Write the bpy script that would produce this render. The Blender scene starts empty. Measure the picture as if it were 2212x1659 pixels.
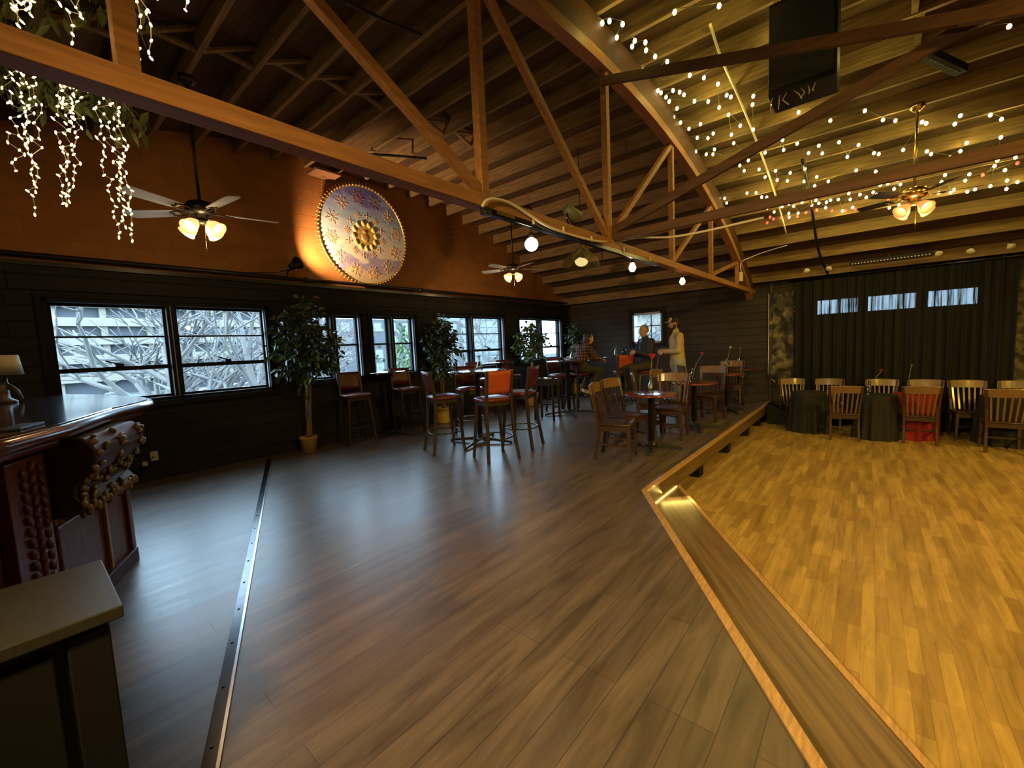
import bpy, bmesh, math, random
from mathutils import Vector, Matrix, noise
S = bpy.context.scene
C = S.collection
PI = math.pi
# ---------------------------------------------------------------- camera, sky, exposure
RW = Matrix(((0.76370538, -0.02122979, 0.64521577),
             (0.64392914, 0.09615616, -0.75901861),
             (-0.04592766, 0.99513983, 0.08710545)))
CAM = Vector((0, 0, 1.42)); FPX = 910.0
cd = bpy.data.cameras.new('camera'); cam = bpy.data.objects.new('camera', cd); C.objects.link(cam)
cam.matrix_world = Matrix.Translation(CAM) @ RW.to_4x4()
cd.sensor_width = 36; cd.lens = FPX / 2212 * 36; cd.clip_start = .02; cd.clip_end = 400
S.camera = cam
W = bpy.data.worlds.new('overcast'); S.world = W; W.use_nodes = True
_b = W.node_tree.nodes['Background']; _b.inputs[0].default_value = (.53, .77, 1, 1); _b.inputs[1].default_value = 17.0
S.view_settings.view_transform = 'Standard'; S.view_settings.look = 'None'
S.view_settings.exposure = 0.0; S.view_settings.gamma = 1; S.view_settings.use_curve_mapping = False
S.cycles.use_denoising = True; S.cycles.sample_clamp_indirect = 4
S.cycles.max_bounces = 8; S.cycles.transparent_max_bounces = 24
S.cycles.caustics_reflective = False; S.cycles.caustics_refractive = False

def lamp(kind, loc, power, col, size=.05, aim=None, spot=60, blend=.3, sy=None):
    d = bpy.data.lights.new('lamp_light', kind); d.energy = power; d.color = col
    if kind == 'AREA':
        d.size = size
        if sy: d.shape = 'RECTANGLE'; d.size_y = sy
    else: d.shadow_soft_size = size
    if kind == 'SPOT': d.spot_size = math.radians(spot); d.spot_blend = blend
    o = bpy.data.objects.new('lamp_light', d); C.objects.link(o); o.location = loc
    if aim is not None: o.rotation_euler = (Vector(aim) - Vector(loc)).to_track_quat('-Z', 'Y').to_euler()
    return o
WARM = (1, .67, .24); YEL = (1, .60, .085); INC = (1, .66, .32)
# stage lamps that hang over the dance floor, out of frame to the right
lamp('SPOT', (3.6, 1.6, 3.4), 1050, YEL, .12, aim=(.8, 4.6, -.4), spot=105, blend=.9)
lamp('SPOT', (3.9, 6.0, 3.3), 430, YEL, .12, aim=(.6, 7.6, -.4), spot=105, blend=.9)
# unseen lamps added behind the camera to warm the raised floor
lamp('SPOT', (-.75, -1.2, 2.85), 820, WARM, .15, aim=(-.7, 2.8, 0), spot=95, blend=1)
lamp('POINT', (-.9, -1.9, 2.5), 55, WARM, .12)
lamp('POINT', (-3.6, -1.8, 2.3), 14, WARM, .12)

# ---------------------------------------------------------------- picture rays to places in the room
def ray(px, py): return RW @ Vector(((px - 1106) / FPX, (829.5 - py) / FPX, -1))
def onz(px, py, z): v = ray(px, py); return CAM + v * ((z - CAM.z) / v.z)
def onx(px, py, x): v = ray(px, py); return CAM + v * (x / v.x)
def ony(px, py, y): v = ray(px, py); return CAM + v * (y / v.y)
def at(px, py, t): return CAM + ray(px, py) * t
RR, RY, RZ = 12.05, 3.95, 4.34
def zroof(y): return RZ - RR + math.sqrt(max(0, RR * RR - (y - RY) ** 2))     # underside of the joists
def onroof(px, py, drop=0.0):
    v = ray(px, py); lo, hi = .2, 40
    for _ in range(60):
        m = (lo + hi) / 2; p = CAM + v * m
        if p.z < zroof(p.y) - drop: lo = m
        else: hi = m
    return CAM + v * lo

# ---------------------------------------------------------------- materials
MATS = {}
def node(nt, t, **k):
    n = nt.nodes.new(t)
    for a, b in k.items(): setattr(n, a, b)
    return n
def mat(name, col, rough=.6, metal=0, spec=.5, var=0, scale=8, stretch=None, rotz=0, bump=0, emit=None, es=0, trans=0, alpha=1, coat=0, sample=True, col2=None, lo=.3, hi=.72):
    if name in MATS: return MATS[name]
    m = bpy.data.materials.new(name); m.use_nodes = True; nt = m.node_tree; b = nt.nodes['Principled BSDF']
    b.inputs['Base Color'].default_value = (*col, 1); b.inputs['Roughness'].default_value = rough
    b.inputs['Metallic'].default_value = metal; b.inputs['Specular IOR Level'].default_value = spec
    if coat: b.inputs['Coat Weight'].default_value = coat; b.inputs['Coat Roughness'].default_value = .12
    if trans: b.inputs['Transmission Weight'].default_value = trans
    if emit: b.inputs['Emission Color'].default_value = (*emit, 1); b.inputs['Emission Strength'].default_value = es
    if not sample: m.cycles.emission_sampling = 'NONE'
    if var or bump:
        tc = node(nt, 'ShaderNodeTexCoord'); mp = node(nt, 'ShaderNodeMapping')
        nt.links.new(tc.outputs['Object'], mp.inputs[0])
        if stretch: mp.inputs['Scale'].default_value = stretch
        if rotz: mp.vector_type = 'TEXTURE'; mp.inputs['Rotation'].default_value = (0, 0, rotz); mp.inputs['Scale'].default_value = [1 / q for q in stretch]
        nz = node(nt, 'ShaderNodeTexNoise'); nz.inputs['Scale'].default_value = scale; nz.inputs['Detail'].default_value = 5
        nt.links.new(mp.outputs[0], nz.inputs[0])
        if var:
            r = node(nt, 'ShaderNodeValToRGB'); r.color_ramp.elements[0].position = lo; r.color_ramp.elements[1].position = hi
            c2 = col2 or tuple(min(1, c * (1 + var)) for c in col)
            r.color_ramp.elements[0].color = (*[c * (1 - var) for c in col], 1) if not col2 else (*col, 1); r.color_ramp.elements[1].color = (*c2, 1)
            nt.links.new(nz.outputs[0], r.inputs[0]); nt.links.new(r.outputs[0], b.inputs['Base Color'])
        if bump:
            bp = node(nt, 'ShaderNodeBump'); bp.inputs['Strength'].default_value = bump; bp.inputs['Distance'].default_value = .02
            nt.links.new(nz.outputs[0], bp.inputs['Height']); nt.links.new(bp.outputs[0], b.inputs['Normal'])
    MATS[name] = m; return m
def planks(name, c1, c2, cm, bw, rh, rough, grain=.35, bumpd=.002, spec=.5, seam=.0015, sc=(9, 70, 1), rot=True, coat=0):
    m = bpy.data.materials.new(name); m.use_nodes = True; nt = m.node_tree; b = nt.nodes['Principled BSDF']; L = nt.links.new
    tc = node(nt, 'ShaderNodeTexCoord'); mp = node(nt, 'ShaderNodeMapping'); L(tc.outputs['Object'], mp.inputs[0])
    if rot: mp.inputs['Rotation'].default_value = (0, 0, PI / 2)
    br = node(nt, 'ShaderNodeTexBrick'); br.inputs['Color1'].default_value = (*c1, 1); br.inputs['Color2'].default_value = (*c2, 1); br.inputs['Mortar'].default_value = (*cm, 1)
    br.inputs['Scale'].default_value = 1; br.inputs['Brick Width'].default_value = bw; br.inputs['Row Height'].default_value = rh
    br.inputs['Mortar Size'].default_value = seam; br.inputs['Mortar Smooth'].default_value = .2; br.offset = .37; br.offset_frequency = 3
    L(mp.outputs[0], br.inputs['Vector'])
    m2 = node(nt, 'ShaderNodeMapping'); m2.inputs['Scale'].default_value = (sc[0] * .12, sc[1] * .12, 1); L(mp.outputs[0], m2.inputs[0])
    n1 = node(nt, 'ShaderNodeTexNoise'); n1.inputs['Scale'].default_value = 1.6; n1.inputs['Detail'].default_value = 8; n1.inputs['Roughness'].default_value = .65; n1.inputs['Distortion'].default_value = .6
    L(m2.outputs[0], n1.inputs[0])
    rp = node(nt, 'ShaderNodeValToRGB'); rp.color_ramp.elements[0].position = .32; rp.color_ramp.elements[1].position = .7
    rp.color_ramp.elements[0].color = (1 - grain,) * 3 + (1,); rp.color_ramp.elements[1].color = (1 + grain * .6,) * 3 + (1,)
    L(n1.outputs[0], rp.inputs[0])
    mx = node(nt, 'ShaderNodeMix', data_type='RGBA', blend_type='MULTIPLY'); mx.inputs['Factor'].default_value = 1
    L(br.outputs[0], mx.inputs['A']); L(rp.outputs[0], mx.inputs['B']); L(mx.outputs['Result'], b.inputs['Base Color'])
    rr = node(nt, 'ShaderNodeMapRange'); rr.inputs['To Min'].default_value = rough - .07; rr.inputs['To Max'].default_value = rough + .12
    L(n1.outputs[0], rr.inputs[0]); L(rr.outputs[0], b.inputs['Roughness']); b.inputs['Specular IOR Level'].default_value = spec
    if coat: b.inputs['Coat Weight'].default_value = coat; b.inputs['Coat Roughness'].default_value = .2
    bp = node(nt, 'ShaderNodeBump'); bp.inputs['Strength'].default_value = .5; bp.inputs['Distance'].default_value = bumpd; bp.invert = True
    L(br.outputs['Fac'], bp.inputs['Height'])
    bp2 = node(nt, 'ShaderNodeBump'); bp2.inputs['Strength'].default_value = .25; bp2.inputs['Distance'].default_value = .0012
    L(n1.outputs[0], bp2.inputs['Height']); L(bp.outputs[0], bp2.inputs['Normal']); L(bp2.outputs[0], b.inputs['Normal'])
    MATS[name] = m; return m
def courses(name, col, rh, bw, amt=.4, rough=.75, cm=.55, axis='X', seam=.008):
    """painted wall with rows of boards or blocks showing through the paint; axis X: wall runs along y"""
    m = bpy.data.materials.new(name); m.use_nodes = True; nt = m.node_tree; b = nt.nodes['Principled BSDF']; L = nt.links.new
    tc = node(nt, 'ShaderNodeTexCoord'); sp = node(nt, 'ShaderNodeSeparateXYZ'); cb = node(nt, 'ShaderNodeCombineXYZ')
    L(tc.outputs['Object'], sp.inputs[0]); L(sp.outputs['Y' if axis == 'X' else 'X'], cb.inputs[0]); L(sp.outputs['Z'], cb.inputs[1])
    br = node(nt, 'ShaderNodeTexBrick'); br.inputs['Scale'].default_value = 1; br.inputs['Brick Width'].default_value = bw; br.inputs['Row Height'].default_value = rh
    br.inputs['Mortar Size'].default_value = seam; br.inputs['Mortar Smooth'].default_value = .5
    br.inputs['Color1'].default_value = (*col, 1); br.inputs['Color2'].default_value = (*[c * .88 for c in col], 1); br.inputs['Mortar'].default_value = (*[c * cm for c in col], 1)
    L(cb.outputs[0], br.inputs['Vector'])
    nz = node(nt, 'ShaderNodeTexNoise'); nz.inputs['Scale'].default_value = 5; nz.inputs['Detail'].default_value = 5; L(tc.outputs['Object'], nz.inputs[0])
    mr = node(nt, 'ShaderNodeMapRange'); mr.inputs['To Min'].default_value = .75; mr.inputs['To Max'].default_value = 1.2; L(nz.outputs[0], mr.inputs[0])
    vm = node(nt, 'ShaderNodeVectorMath', operation='SCALE'); L(br.outputs[0], vm.inputs[0]); L(mr.outputs[0], vm.inputs['Scale']); L(vm.outputs[0], b.inputs['Base Color'])
    b.inputs['Roughness'].default_value = rough; b.inputs['Specular IOR Level'].default_value = .25
    bp = node(nt, 'ShaderNodeBump'); bp.inputs['Strength'].default_value = amt; bp.inputs['Distance'].default_value = .012; bp.invert = True
    L(br.outputs['Fac'], bp.inputs['Height']); L(bp.outputs[0], b.inputs['Normal'])
    MATS[name] = m; return m
def glassy(name, tint, refl=.06, rough=.02):
    m = bpy.data.materials.new(name); m.use_nodes = True; nt = m.node_tree; L = nt.links.new
    nt.nodes.remove(nt.nodes['Principled BSDF']); out = nt.nodes['Material Output']
    t = node(nt, 'ShaderNodeBsdfTransparent'); t.inputs[0].default_value = (*tint, 1)
    g = node(nt, 'ShaderNodeBsdfGlossy'); g.inputs['Roughness'].default_value = rough
    f = node(nt, 'ShaderNodeLayerWeight'); f.inputs[0].default_value = .2
    mr = node(nt, 'ShaderNodeMapRange'); mr.inputs['To Min'].default_value = refl * .6; mr.inputs['To Max'].default_value = min(1, refl * 8); L(f.outputs['Fresnel'], mr.inputs[0])
    x = node(nt, 'ShaderNodeMixShader'); L(mr.outputs[0], x.inputs[0]); L(t.outputs[0], x.inputs[1]); L(g.outputs[0], x.inputs[2]); L(x.outputs[0], out.inputs[0])
    MATS[name] = m; return m

# ---------------------------------------------------------------- mesh builder
class MB:
    def __init__(s): s.v = []; s.f = []; s.mi = []; s.sm = []
    def add(s, vs, fs, mi=0, smooth=False):
        n = len(s.v); s.v += [Vector(v) for v in vs]
        for f in fs: s.f.append([n + i for i in f]); s.mi.append(mi); s.sm.append(smooth)
        return s
    def box(s, c, d, rz=0, mi=0, M=None):
        x, y, z = d[0] / 2, d[1] / 2, d[2] / 2
        m = M or Matrix.Rotation(rz, 3, 'Z')
        vs = [Vector(c) + m @ Vector((a, b, e)) for e in (-z, z) for b in (-y, y) for a in (-x, x)]
        return s.add(vs, [(0, 2, 3, 1), (4, 5, 7, 6), (0, 1, 5, 4), (2, 6, 7, 3), (0, 4, 6, 2), (1, 3, 7, 5)], mi)
    def span(s, a, b, mi=0):
        return s.box([(p + q) / 2 for p, q in zip(a, b)], [abs(q - p) for p, q in zip(a, b)], mi=mi)
    def bar(s, p, q, w, h, up=(0, 0, 1), mi=0, w2=None, h2=None):
        p, q = Vector(p), Vector(q); d = (q - p).normalized(); u = Vector(up)
        if abs(d.dot(u)) > .98: u = Vector((0, 1, 0))
        sd = d.cross(u).normalized(); u = sd.cross(d).normalized(); vs = []
        for P, ww, hh in ((p, w, h), (q, w2 or w, h2 or h)):
            for a, b in ((-1, -1), (1, -1), (1, 1), (-1, 1)): vs.append(P + sd * (a * ww / 2) + u * (b * hh / 2))
        return s.add(vs, [(3, 2, 1, 0), (4, 5, 6, 7), (0, 1, 5, 4), (1, 2, 6, 5), (2, 3, 7, 6), (3, 0, 4, 7)], mi)
    def tube(s, pts, r, seg=8, mi=0, cap=True, closed=False):
        pts = [Vector(p) for p in pts]; n = len(pts); rs = r if isinstance(r, (list, tuple)) else [r] * n
        vs = []; prev = None
        for i, p in enumerate(pts):
            a = pts[i - 1] if (i > 0 or closed) else p; b = pts[(i + 1) % n] if (i < n - 1 or closed) else p
            d = (b - a); d = d.normalized() if d.length > 1e-9 else Vector((0, 0, 1))
            u = prev if prev is not None else (Vector((0, 0, 1)) if abs(d.z) < .9 else Vector((1, 0, 0)))
            u = (u - d * u.dot(d)); u = u.normalized() if u.length > 1e-6 else d.orthogonal().normalized()
            prev = u; w = d.cross(u)
            for k in range(seg):
                t = 2 * PI * k / seg; vs.append(p + (u * math.cos(t) + w * math.sin(t)) * rs[i])
        fs = []
        for i in range(n if closed else n - 1):
            j = (i + 1) % n
            for k in range(seg): l = (k + 1) % seg; fs.append((i * seg + k, i * seg + l, j * seg + l, j * seg + k))
        if cap and not closed: fs.append(tuple(range(seg - 1, -1, -1))); fs.append(tuple((n - 1) * seg + k for k in range(seg)))
        return s.add(vs, fs, mi, True)
    def lathe(s, prof, c=(0, 0, 0), seg=24, mi=0, M=None, smooth=True):
        c = Vector(c); vs = []; fs = []; n = len(prof)
        for r, z in prof:
            for k in range(seg):
                t = 2 * PI * k / seg; v = Vector((r * math.cos(t), r * math.sin(t), z)); vs.append(c + (M @ v if M else v))
        for i in range(n - 1):
            for k in range(seg): l = (k + 1) % seg; fs.append((i * seg + k, i * seg + l, (i + 1) * seg + l, (i + 1) * seg + k))
        if prof[0][0] > 1e-4: fs.append(tuple(range(seg - 1, -1, -1)))
        if prof[-1][0] > 1e-4: fs.append(tuple((n - 1) * seg + k for k in range(seg)))
        return s.add(vs, fs, mi, smooth)
    def ball(s, c, r, seg=12, mi=0, M=None):
        rx = r if isinstance(r, (tuple, list)) else (r, r, r); n = max(4, seg // 2); vs = []; fs = []
        for i in range(n + 1):
            a = PI * i / n
            for k in range(seg):
                t = 2 * PI * k / seg; v = Vector((rx[0] * math.sin(a) * math.cos(t), rx[1] * math.sin(a) * math.sin(t), rx[2] * math.cos(a)))
                vs.append(Vector(c) + (M @ v if M else v))
        for i in range(n):
            for k in range(seg): l = (k + 1) % seg; fs.append((i * seg + k, (i + 1) * seg + k, (i + 1) * seg + l, i * seg + l))
        return s.add(vs, fs, mi, True)
    def prism(s, poly, z0, z1, mi=0):
        n = len(poly); vs = [(x, y, z0) for x, y in poly] + [(x, y, z1) for x, y in poly]
        return s.add(vs, [tuple(range(n - 1, -1, -1)), tuple(range(n, 2 * n))] + [(i, (i + 1) % n, n + (i + 1) % n, n + i) for i in range(n)], mi)
    def build(s, name, m, parent=None, loc=None, bevel=0, rz=0, seg=2):
        me = bpy.data.meshes.new(name); L = Vector(loc) if loc is not None else Vector((0, 0, 0))
        me.from_pydata([v - L for v in s.v] if (loc is not None and rz == 0) else s.v, [], s.f); me.update()
        for p, i, sm in zip(me.polygons, s.mi, s.sm): p.material_index = i; p.use_smooth = sm
        b = bmesh.new(); b.from_mesh(me); bmesh.ops.remove_doubles(b, verts=b.verts, dist=1e-6); bmesh.ops.recalc_face_normals(b, faces=b.faces); b.to_mesh(me); b.free()
        for q in (m if isinstance(m, (list, tuple)) else [m]): me.materials.append(MATS[q] if isinstance(q, str) else q)
        o = bpy.data.objects.new(name, me); C.objects.link(o)
        if loc is not None: o.location = loc
        if parent: o.parent = parent
        if bevel:
            d = o.modifiers.new('bevel', 'BEVEL'); d.width = bevel; d.segments = seg; d.limit_method = 'ANGLE'
        return o
def tag(o, label=None, cat=None, group=None, kind=None):
    if label: o['label'] = label
    if cat: o['category'] = cat
    if group: o['group'] = group
    if kind: o['kind'] = kind
    return o
def thing(name, label, cat, loc=(0, 0, 0), rz=0, group=None, kind=None):
    o = bpy.data.objects.new(name, None); C.objects.link(o); o.location = loc; o.rotation_euler = (0, 0, rz); o.empty_display_size = .1
    return tag(o, label, cat, group, kind)
def dup(root, loc, rz, label, group=None, scale=1):
    def cp(o, par):
        c = o.copy(); C.objects.link(c); c.parent = par
        for ch in list(o.children): cp(ch, c)
        return c
    r = root.copy(); C.objects.link(r); r.location = loc; r.rotation_euler = (0, 0, rz); r['label'] = label; r.scale = (scale,) * 3
    if group: r['group'] = group
    for ch in list(root.children): cp(ch, r)
    return r
def face(fx, fy): return math.atan2(-fx, fy)
rnd = random.Random(7)

# ---------------------------------------------------------------- palette
planks('plank_floor', (.138, .102, .072), (.098, .072, .052), (.03, .024, .02), 1.5, .13, .33, grain=.55, spec=.8)
planks('strip_floor', (.50, .34, .105), (.34, .215, .07), (.16, .10, .04), .46, .066, .42, grain=.4, seam=.0006)
planks('deck_boards', (.125, .08, .042), (.085, .053, .028), (.03, .02, .012), 3.0, .19, .8, grain=.4, rot=False, spec=.2)
courses('orange_wall', (.36, .150, .040), .20, .41, amt=.35, cm=.82, seam=.006)
courses('black_boards', (.022, .018, .013), .16, 60, amt=.8, rough=.7)
courses('black_boards_back', (.042, .033, .022), .16, 60, amt=.8, rough=.7, axis='Y')
mat('fir', (.22, .145, .062), .7, var=.35, scale=3, stretch=(1, 14, 14), spec=.25)
mat('truss_wood', (.31, .142, .048), .55, var=.25, scale=3, stretch=(14, 1, 14), spec=.3)
mat('brace_wood', (.085, .040, .021), .6, var=.3, scale=3, stretch=(1, 14, 14), spec=.3)
mat('oak_trim', (.46, .27, .10), .4, var=.25, scale=4, stretch=(20, 3, 20), coat=.3)
mat('tread_wood', (.16, .105, .06), .34, var=.45, scale=2.4, stretch=(.6, 13, 1), rotz=-.967)
mat('fascia_wood', (.12, .075, .035), .4, var=.4, scale=2.4, stretch=(13, .6, 13))
mat('chair_wood', (.036, .015, .009), .33, var=.3, scale=5, stretch=(16, 16, 2), coat=.35)
mat('chair_wood_lit', (.17, .098, .042), .36, var=.25, scale=5, stretch=(16, 16, 2), coat=.3)  # same chair wood with the warm lamp light put into its colour
mat('stool_wood', (.022, .014, .010), .38, var=.3, scale=5, stretch=(14, 14, 2), coat=.2)
mat('oxblood', (.10, .013, .010), .34, var=.15, scale=10)
mat('oxblood_lit', (.40, .065, .022), .45, var=.12, scale=10)  # oxblood brightened: warm light put into the colour of two backrests
mat('mahogany', (.13, .026, .012), .16, var=.25, scale=4, stretch=(3, 14, 1), coat=.5)
mat('dark_top', (.035, .022, .018), .12, var=.25, scale=4, stretch=(3, 14, 1), coat=.6)
mat('black_iron', (.018, .017, .017), .42, metal=.3)
mat('black_paint', (.005, .0047, .0044), .6, spec=.3)
mat('frame_black', (.010, .0092, .0088), .65, spec=.2)
mat('frame_grey', (.30, .31, .34), .45)
mat('white_plastic', (.70, .68, .60), .45)
mat('ivory', (.62, .56, .40), .5)
mat('bright_metal', (.55, .55, .56), .22, metal=1)
mat('steel', (.07, .07, .075), .2, metal=1, var=.2, scale=20)
mat('brass', (.62, .42, .13), .26, metal=1)
mat('gold', (.60, .41, .12), .36, metal=.85, var=.25, scale=30)
mat('gold_dark', (.26, .16, .05), .42, metal=.7, var=.5, scale=25, bump=.3)
glassy('pane_glass', (.93, .96, .97), .05)
glassy('clear_glass', (.86, .90, .88), .22, .03)
mat('leaf', (.035, .065, .022), .42, var=.5, scale=6)
mat('leaf_light', (.13, .22, .05), .42, var=.3, scale=6)
mat('bark', (.23, .16, .09), .8, var=.4, scale=14, stretch=(1, 1, .2), bump=.4)
mat('yellow_pot', (.52, .36, .09), .5, var=.2, scale=14, stretch=(1, 1, 3), bump=.25)
mat('soil', (.05, .04, .03), .9, var=.4, scale=30)
mat('skin', (.50, .27, .17), .5)
mat('red_petal', (.42, .012, .018), .5, var=.3, scale=30)
mat('stem_green', (.22, .24, .10), .5)
mat('black_cloth', (.012, .012, .012), .85, var=.3, scale=20)
mat('red_cloth', (.24, .009, .009), .75, var=.2, scale=16)
# ================================================================ the room
XW, YB = -6.65, 10.5          # window wall, back wall
EX, EY = -1.60, 3.75          # corner of the raised floor
DX, DY = .568, -.823          # its slanted edge runs this way
NX, NY = .823, .568
def struct(name, mb, m, parent=None, label=None, loc=None, bevel=0):
    o = mb.build(name, m, parent, loc=loc, bevel=bevel)
    if not parent: tag(o, label, None, None, 'structure')
    return o
# window openings in the left wall: y0, y1, z0, z1
OPEN = [(.25, 2.45, .96, 2.17), (2.94, 3.93, 1.00, 2.11), (4.08, 5.06, 1.00, 2.11), (5.56, 7.66, .98, 2.17), (8.17, 10.12, 1.02, 2.17)]
w = MB(); T = .22; prev = -3.2
for y0, y1, z0, z1 in OPEN:
    w.span((XW - T, prev, -.6), (XW, y0, 2.52)); w.span((XW - T, y0, -.6), (XW, y1, z0)); w.span((XW - T, y0, z1), (XW, y1, 2.52)); prev = y1
w.span((XW - T, prev, -.6), (XW, 10.75, 2.52))
w.span((XW - T, -3.2, 2.52), (XW - .03, 10.75, 4.75), mi=1)
struct('wall_left', w, ['black_boards', 'orange_wall'], label='long wall with black boards around the windows and orange painted blocks above')
BW = (-4.72, -3.93, 1.36, 2.14)
CL = [(-.84, -.15), (-.06, .66), (.75, 1.41)]
w = MB(); w.span((XW, YB, -.6), (BW[0], YB + T, 2.75)); w.span((BW[0], YB, -.6), (BW[1], YB + T, BW[2])); w.span((BW[0], YB, BW[3]), (BW[1], YB + T, 2.75))
prev = BW[1]
for a, b in CL:
    w.span((prev, YB, -.6), (a, YB + T, 2.75)); w.span((a, YB, -.6), (b, YB + T, 1.79)); w.span((a, YB, 2.07), (b, YB + T, 2.75)); prev = b
w.span((prev, YB, -.6), (5.2, YB + T, 2.75))
struct('wall_back', w, 'black_boards_back', label='black boarded back wall with one square window')
struct('wall_right', MB().span((5.0, -3.2, -.6), (5.2, 10.75, 4.75)), 'black_boards', label='dark side wall beyond the dance floor')
struct('wall_rear', MB().span((-6.9, -3.2, -.6), (5.2, -3.0, 4.75)), 'black_boards_back', label='dark wall behind the bar')
# floors
far = (EX + DX * 8.2, EY + DY * 8.2)
up = [(XW, -3), (far[0], -3), (EX, EY), (EX, YB), (XW, YB)]
struct('floor_upper', MB().prism(up, -.17, 0), 'plank_floor', label='raised floor of dark grey brown planks')
struct('floor_lower', MB().span((-3.2, -3, -.5), (5, YB, -.4)), 'strip_floor', label='sunken dance floor of short honey coloured wood strips')
# gold edges of the raised floor, the fascia and the step below it
def along(t, off=0): return (EX + DX * t + NX * off, EY + DY * t + NY * off)
m = MB(); m.span((EX - .035, EY + .0, -.022), (EX + .012, YB, .006)); struct('trim_1', m, 'oak_trim', label='golden oak nosing along the edge toward the back wall')
m = MB(); a, b = along(0), along(8.2); m.bar((*a, -.006), (*b, -.006), .05, .032); struct('trim_2', m, 'oak_trim', label='golden oak nosing along the slanted floor edge')
m = MB(); m.span((EX - .03, EY, -.19), (EX + .004, YB, -.022)); struct('trim_3', m, 'fascia_wood', label='brown fascia board under the floor edge')
st = thing('step', 'long brown wooden step with a gold nosing running beside the slanted floor edge', 'step', (EX, EY, -.4))
A0, A1 = along(0, 0), along(8.2, 0); B1 = along(8.2, .5); Bs = (EX + .004, 4.66)
m = MB(); m.prism([(EX + .004, EY + .02), A1, B1, Bs], -.225, -.2); m.build('tread', 'tread_wood', st, loc=(EX, EY, -.4)).location = (0, 0, 0)
m = MB(); m.bar((*Bs, -.212), (*B1, -.212), .035, .034); o = m.build('nosing', 'oak_trim', st, loc=(EX, EY, -.4)); o.location = (0, 0, 0)
m = MB(); m.bar((Bs[0] - .02, Bs[1] - .06, -.31), (B1[0] - .03, B1[1] - .03, -.31), .02, .18); o = m.build('riser', 'tread_wood', st, loc=(EX, EY, -.4)); o.location = (0, 0, 0)
led = thing('led_strip', 'warm light strip under the edge of the raised floor at the head of the step', 'light strip', (EX, EY, -.2))
mat('led_glow', (1, .8, .3), .5, emit=(1, .72, .16), es=3)
m = MB(); m.span((EX + .006, 3.86, -.196), (EX + .016, 4.6, -.188)); o = m.build('diffuser', 'led_glow', led, loc=(EX, EY, -.2)); o.location = (0, 0, 0)
m = MB(); p, q = along(.1, .03), along(2.3, .03); m.bar((*p, -.05), (*q, -.05), .012, .008); o = m.build('diffuser', 'led_glow', led, loc=(EX, EY, -.2)); o.location = (0, 0, 0)
lamp('AREA', (EX + .05, 4.22, -.14), 1.3, (1, .72, .16), .7, aim=(EX + .16, 4.1, -.2), sy=.02)
for k, (t, pw) in enumerate(((.5, .8), (1.4, .6), (2.3, .3))):
    p = along(t, .05); q = along(t, .2); lamp('POINT', (*p, -.09), pw * .16, (1, .72, .16), .02)
names = ['nearest to the step', 'second from the step', 'third from the step', 'farthest from the step']
for y, nm in zip((5.75, 7.2, 8.6, 9.7), names):
    o = MB().box((EX - .13, y, -.295), (.14, .17, .21)).build('support_block', 'black_paint', loc=(EX - .13, y, -.4), bevel=.008)
    tag(o, 'black block holding up the raised floor above the dance floor, ' + nm, 'block', 'blocks under the raised floor')
# ceiling: curved board deck, joists, bridging
ceil = thing('ceiling', 'barrel shaped wooden ceiling on bare joists', None, kind='structure')
m = MB(); N = 56; vs = []; fs = []
for i in range(N + 1):
    y = -3.1 + (10.8 + 3.1) * i / N; z = zroof(y) + .185
    for x in (-6.9, 5.15): vs += [(x, y, z), (x, y, z + .05)]
for i in range(N):
    a, b = 4 * i, 4 * i + 4; fs += [(a, b, b + 2, a + 2), (a + 1, a + 3, b + 3, b + 1), (a, a + 1, b + 1, b), (a + 2, b + 2, b + 3, a + 3)]
m.add(vs, fs); m.build('roof_deck', 'deck_boards', ceil)
JY = [1.76 + .474 * i for i in range(-10, 19)]
for y in JY:
    j = .012 * math.sin(y * 37)
    MB().span((XW - .03, y - .022, zroof(y) + j * .3), (5.0, y + .022, zroof(y) + .186)).build('joist', 'fir', ceil)
for a, b in zip(JY[6:16], JY[7:17]):
    x = -4.42 + rnd.uniform(-.06, .06); up_ = .16
    m = MB(); m.bar((x - .05, a + .022, zroof(a) + up_), (x - .05, b - .022, zroof(b) + .03), .05, .025)
    m.bar((x + .05, a + .022, zroof(a) + .03), (x + .05, b - .022, zroof(b) + up_), .05, .025); m.build('bridging', 'fir', ceil)
for i, (a, b) in enumerate(zip(JY[9:19], JY[10:20])):
    x = .25 + .05 * (i % 2); MB().bar((x, a + .022, zroof(a) + .095), (x, b - .022, zroof(b) + .095), .045, .18).build('blocking', 'fir', ceil)
# bowstring truss
TX = -1.95; TC = 3.83
tr = thing('roof_truss', 'brown timber truss with an arched top crossing the room below the joists', 'truss', (TX, TC, 2.33))
def part(root, mb, name, m, bevel=0):
    mb.v = [Vector(v) - root.location for v in mb.v]; return mb.build(name, m, root, bevel=bevel)
part(tr, MB().span((TX - .05, -3, 2.325), (TX + .05, YB - .02, 2.405)), 'bottom_chord', 'truss_wood', .004)
zt = lambda y: zroof(y) - .40
def arc(y0, y1, n, lo, hi, x0, x1):
    m = MB(); vs = []; fs = []
    for i in range(n + 1):
        y = y0 + (y1 - y0) * i / n
        for x in (x0, x1): vs += [(x, y, zroof(y) + lo), (x, y, zroof(y) + hi)]
    for i in range(n):
        a, b = 4 * i, 4 * i + 4; fs += [(a, b, b + 1, a + 1), (a + 2, a + 3, b + 3, b + 2), (a, a + 2, b + 2, b), (a + 1, b + 1, b + 3, a + 3)]
    fs += [(0, 1, 3, 2), (4 * n, 4 * n + 2, 4 * n + 3, 4 * n + 1)]
    return m.add(vs, fs)
part(tr, arc(-2.9, 10.2, 40, -.40, -.30, TX - .055, TX + .055), 'top_chord', 'truss_wood')
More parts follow.
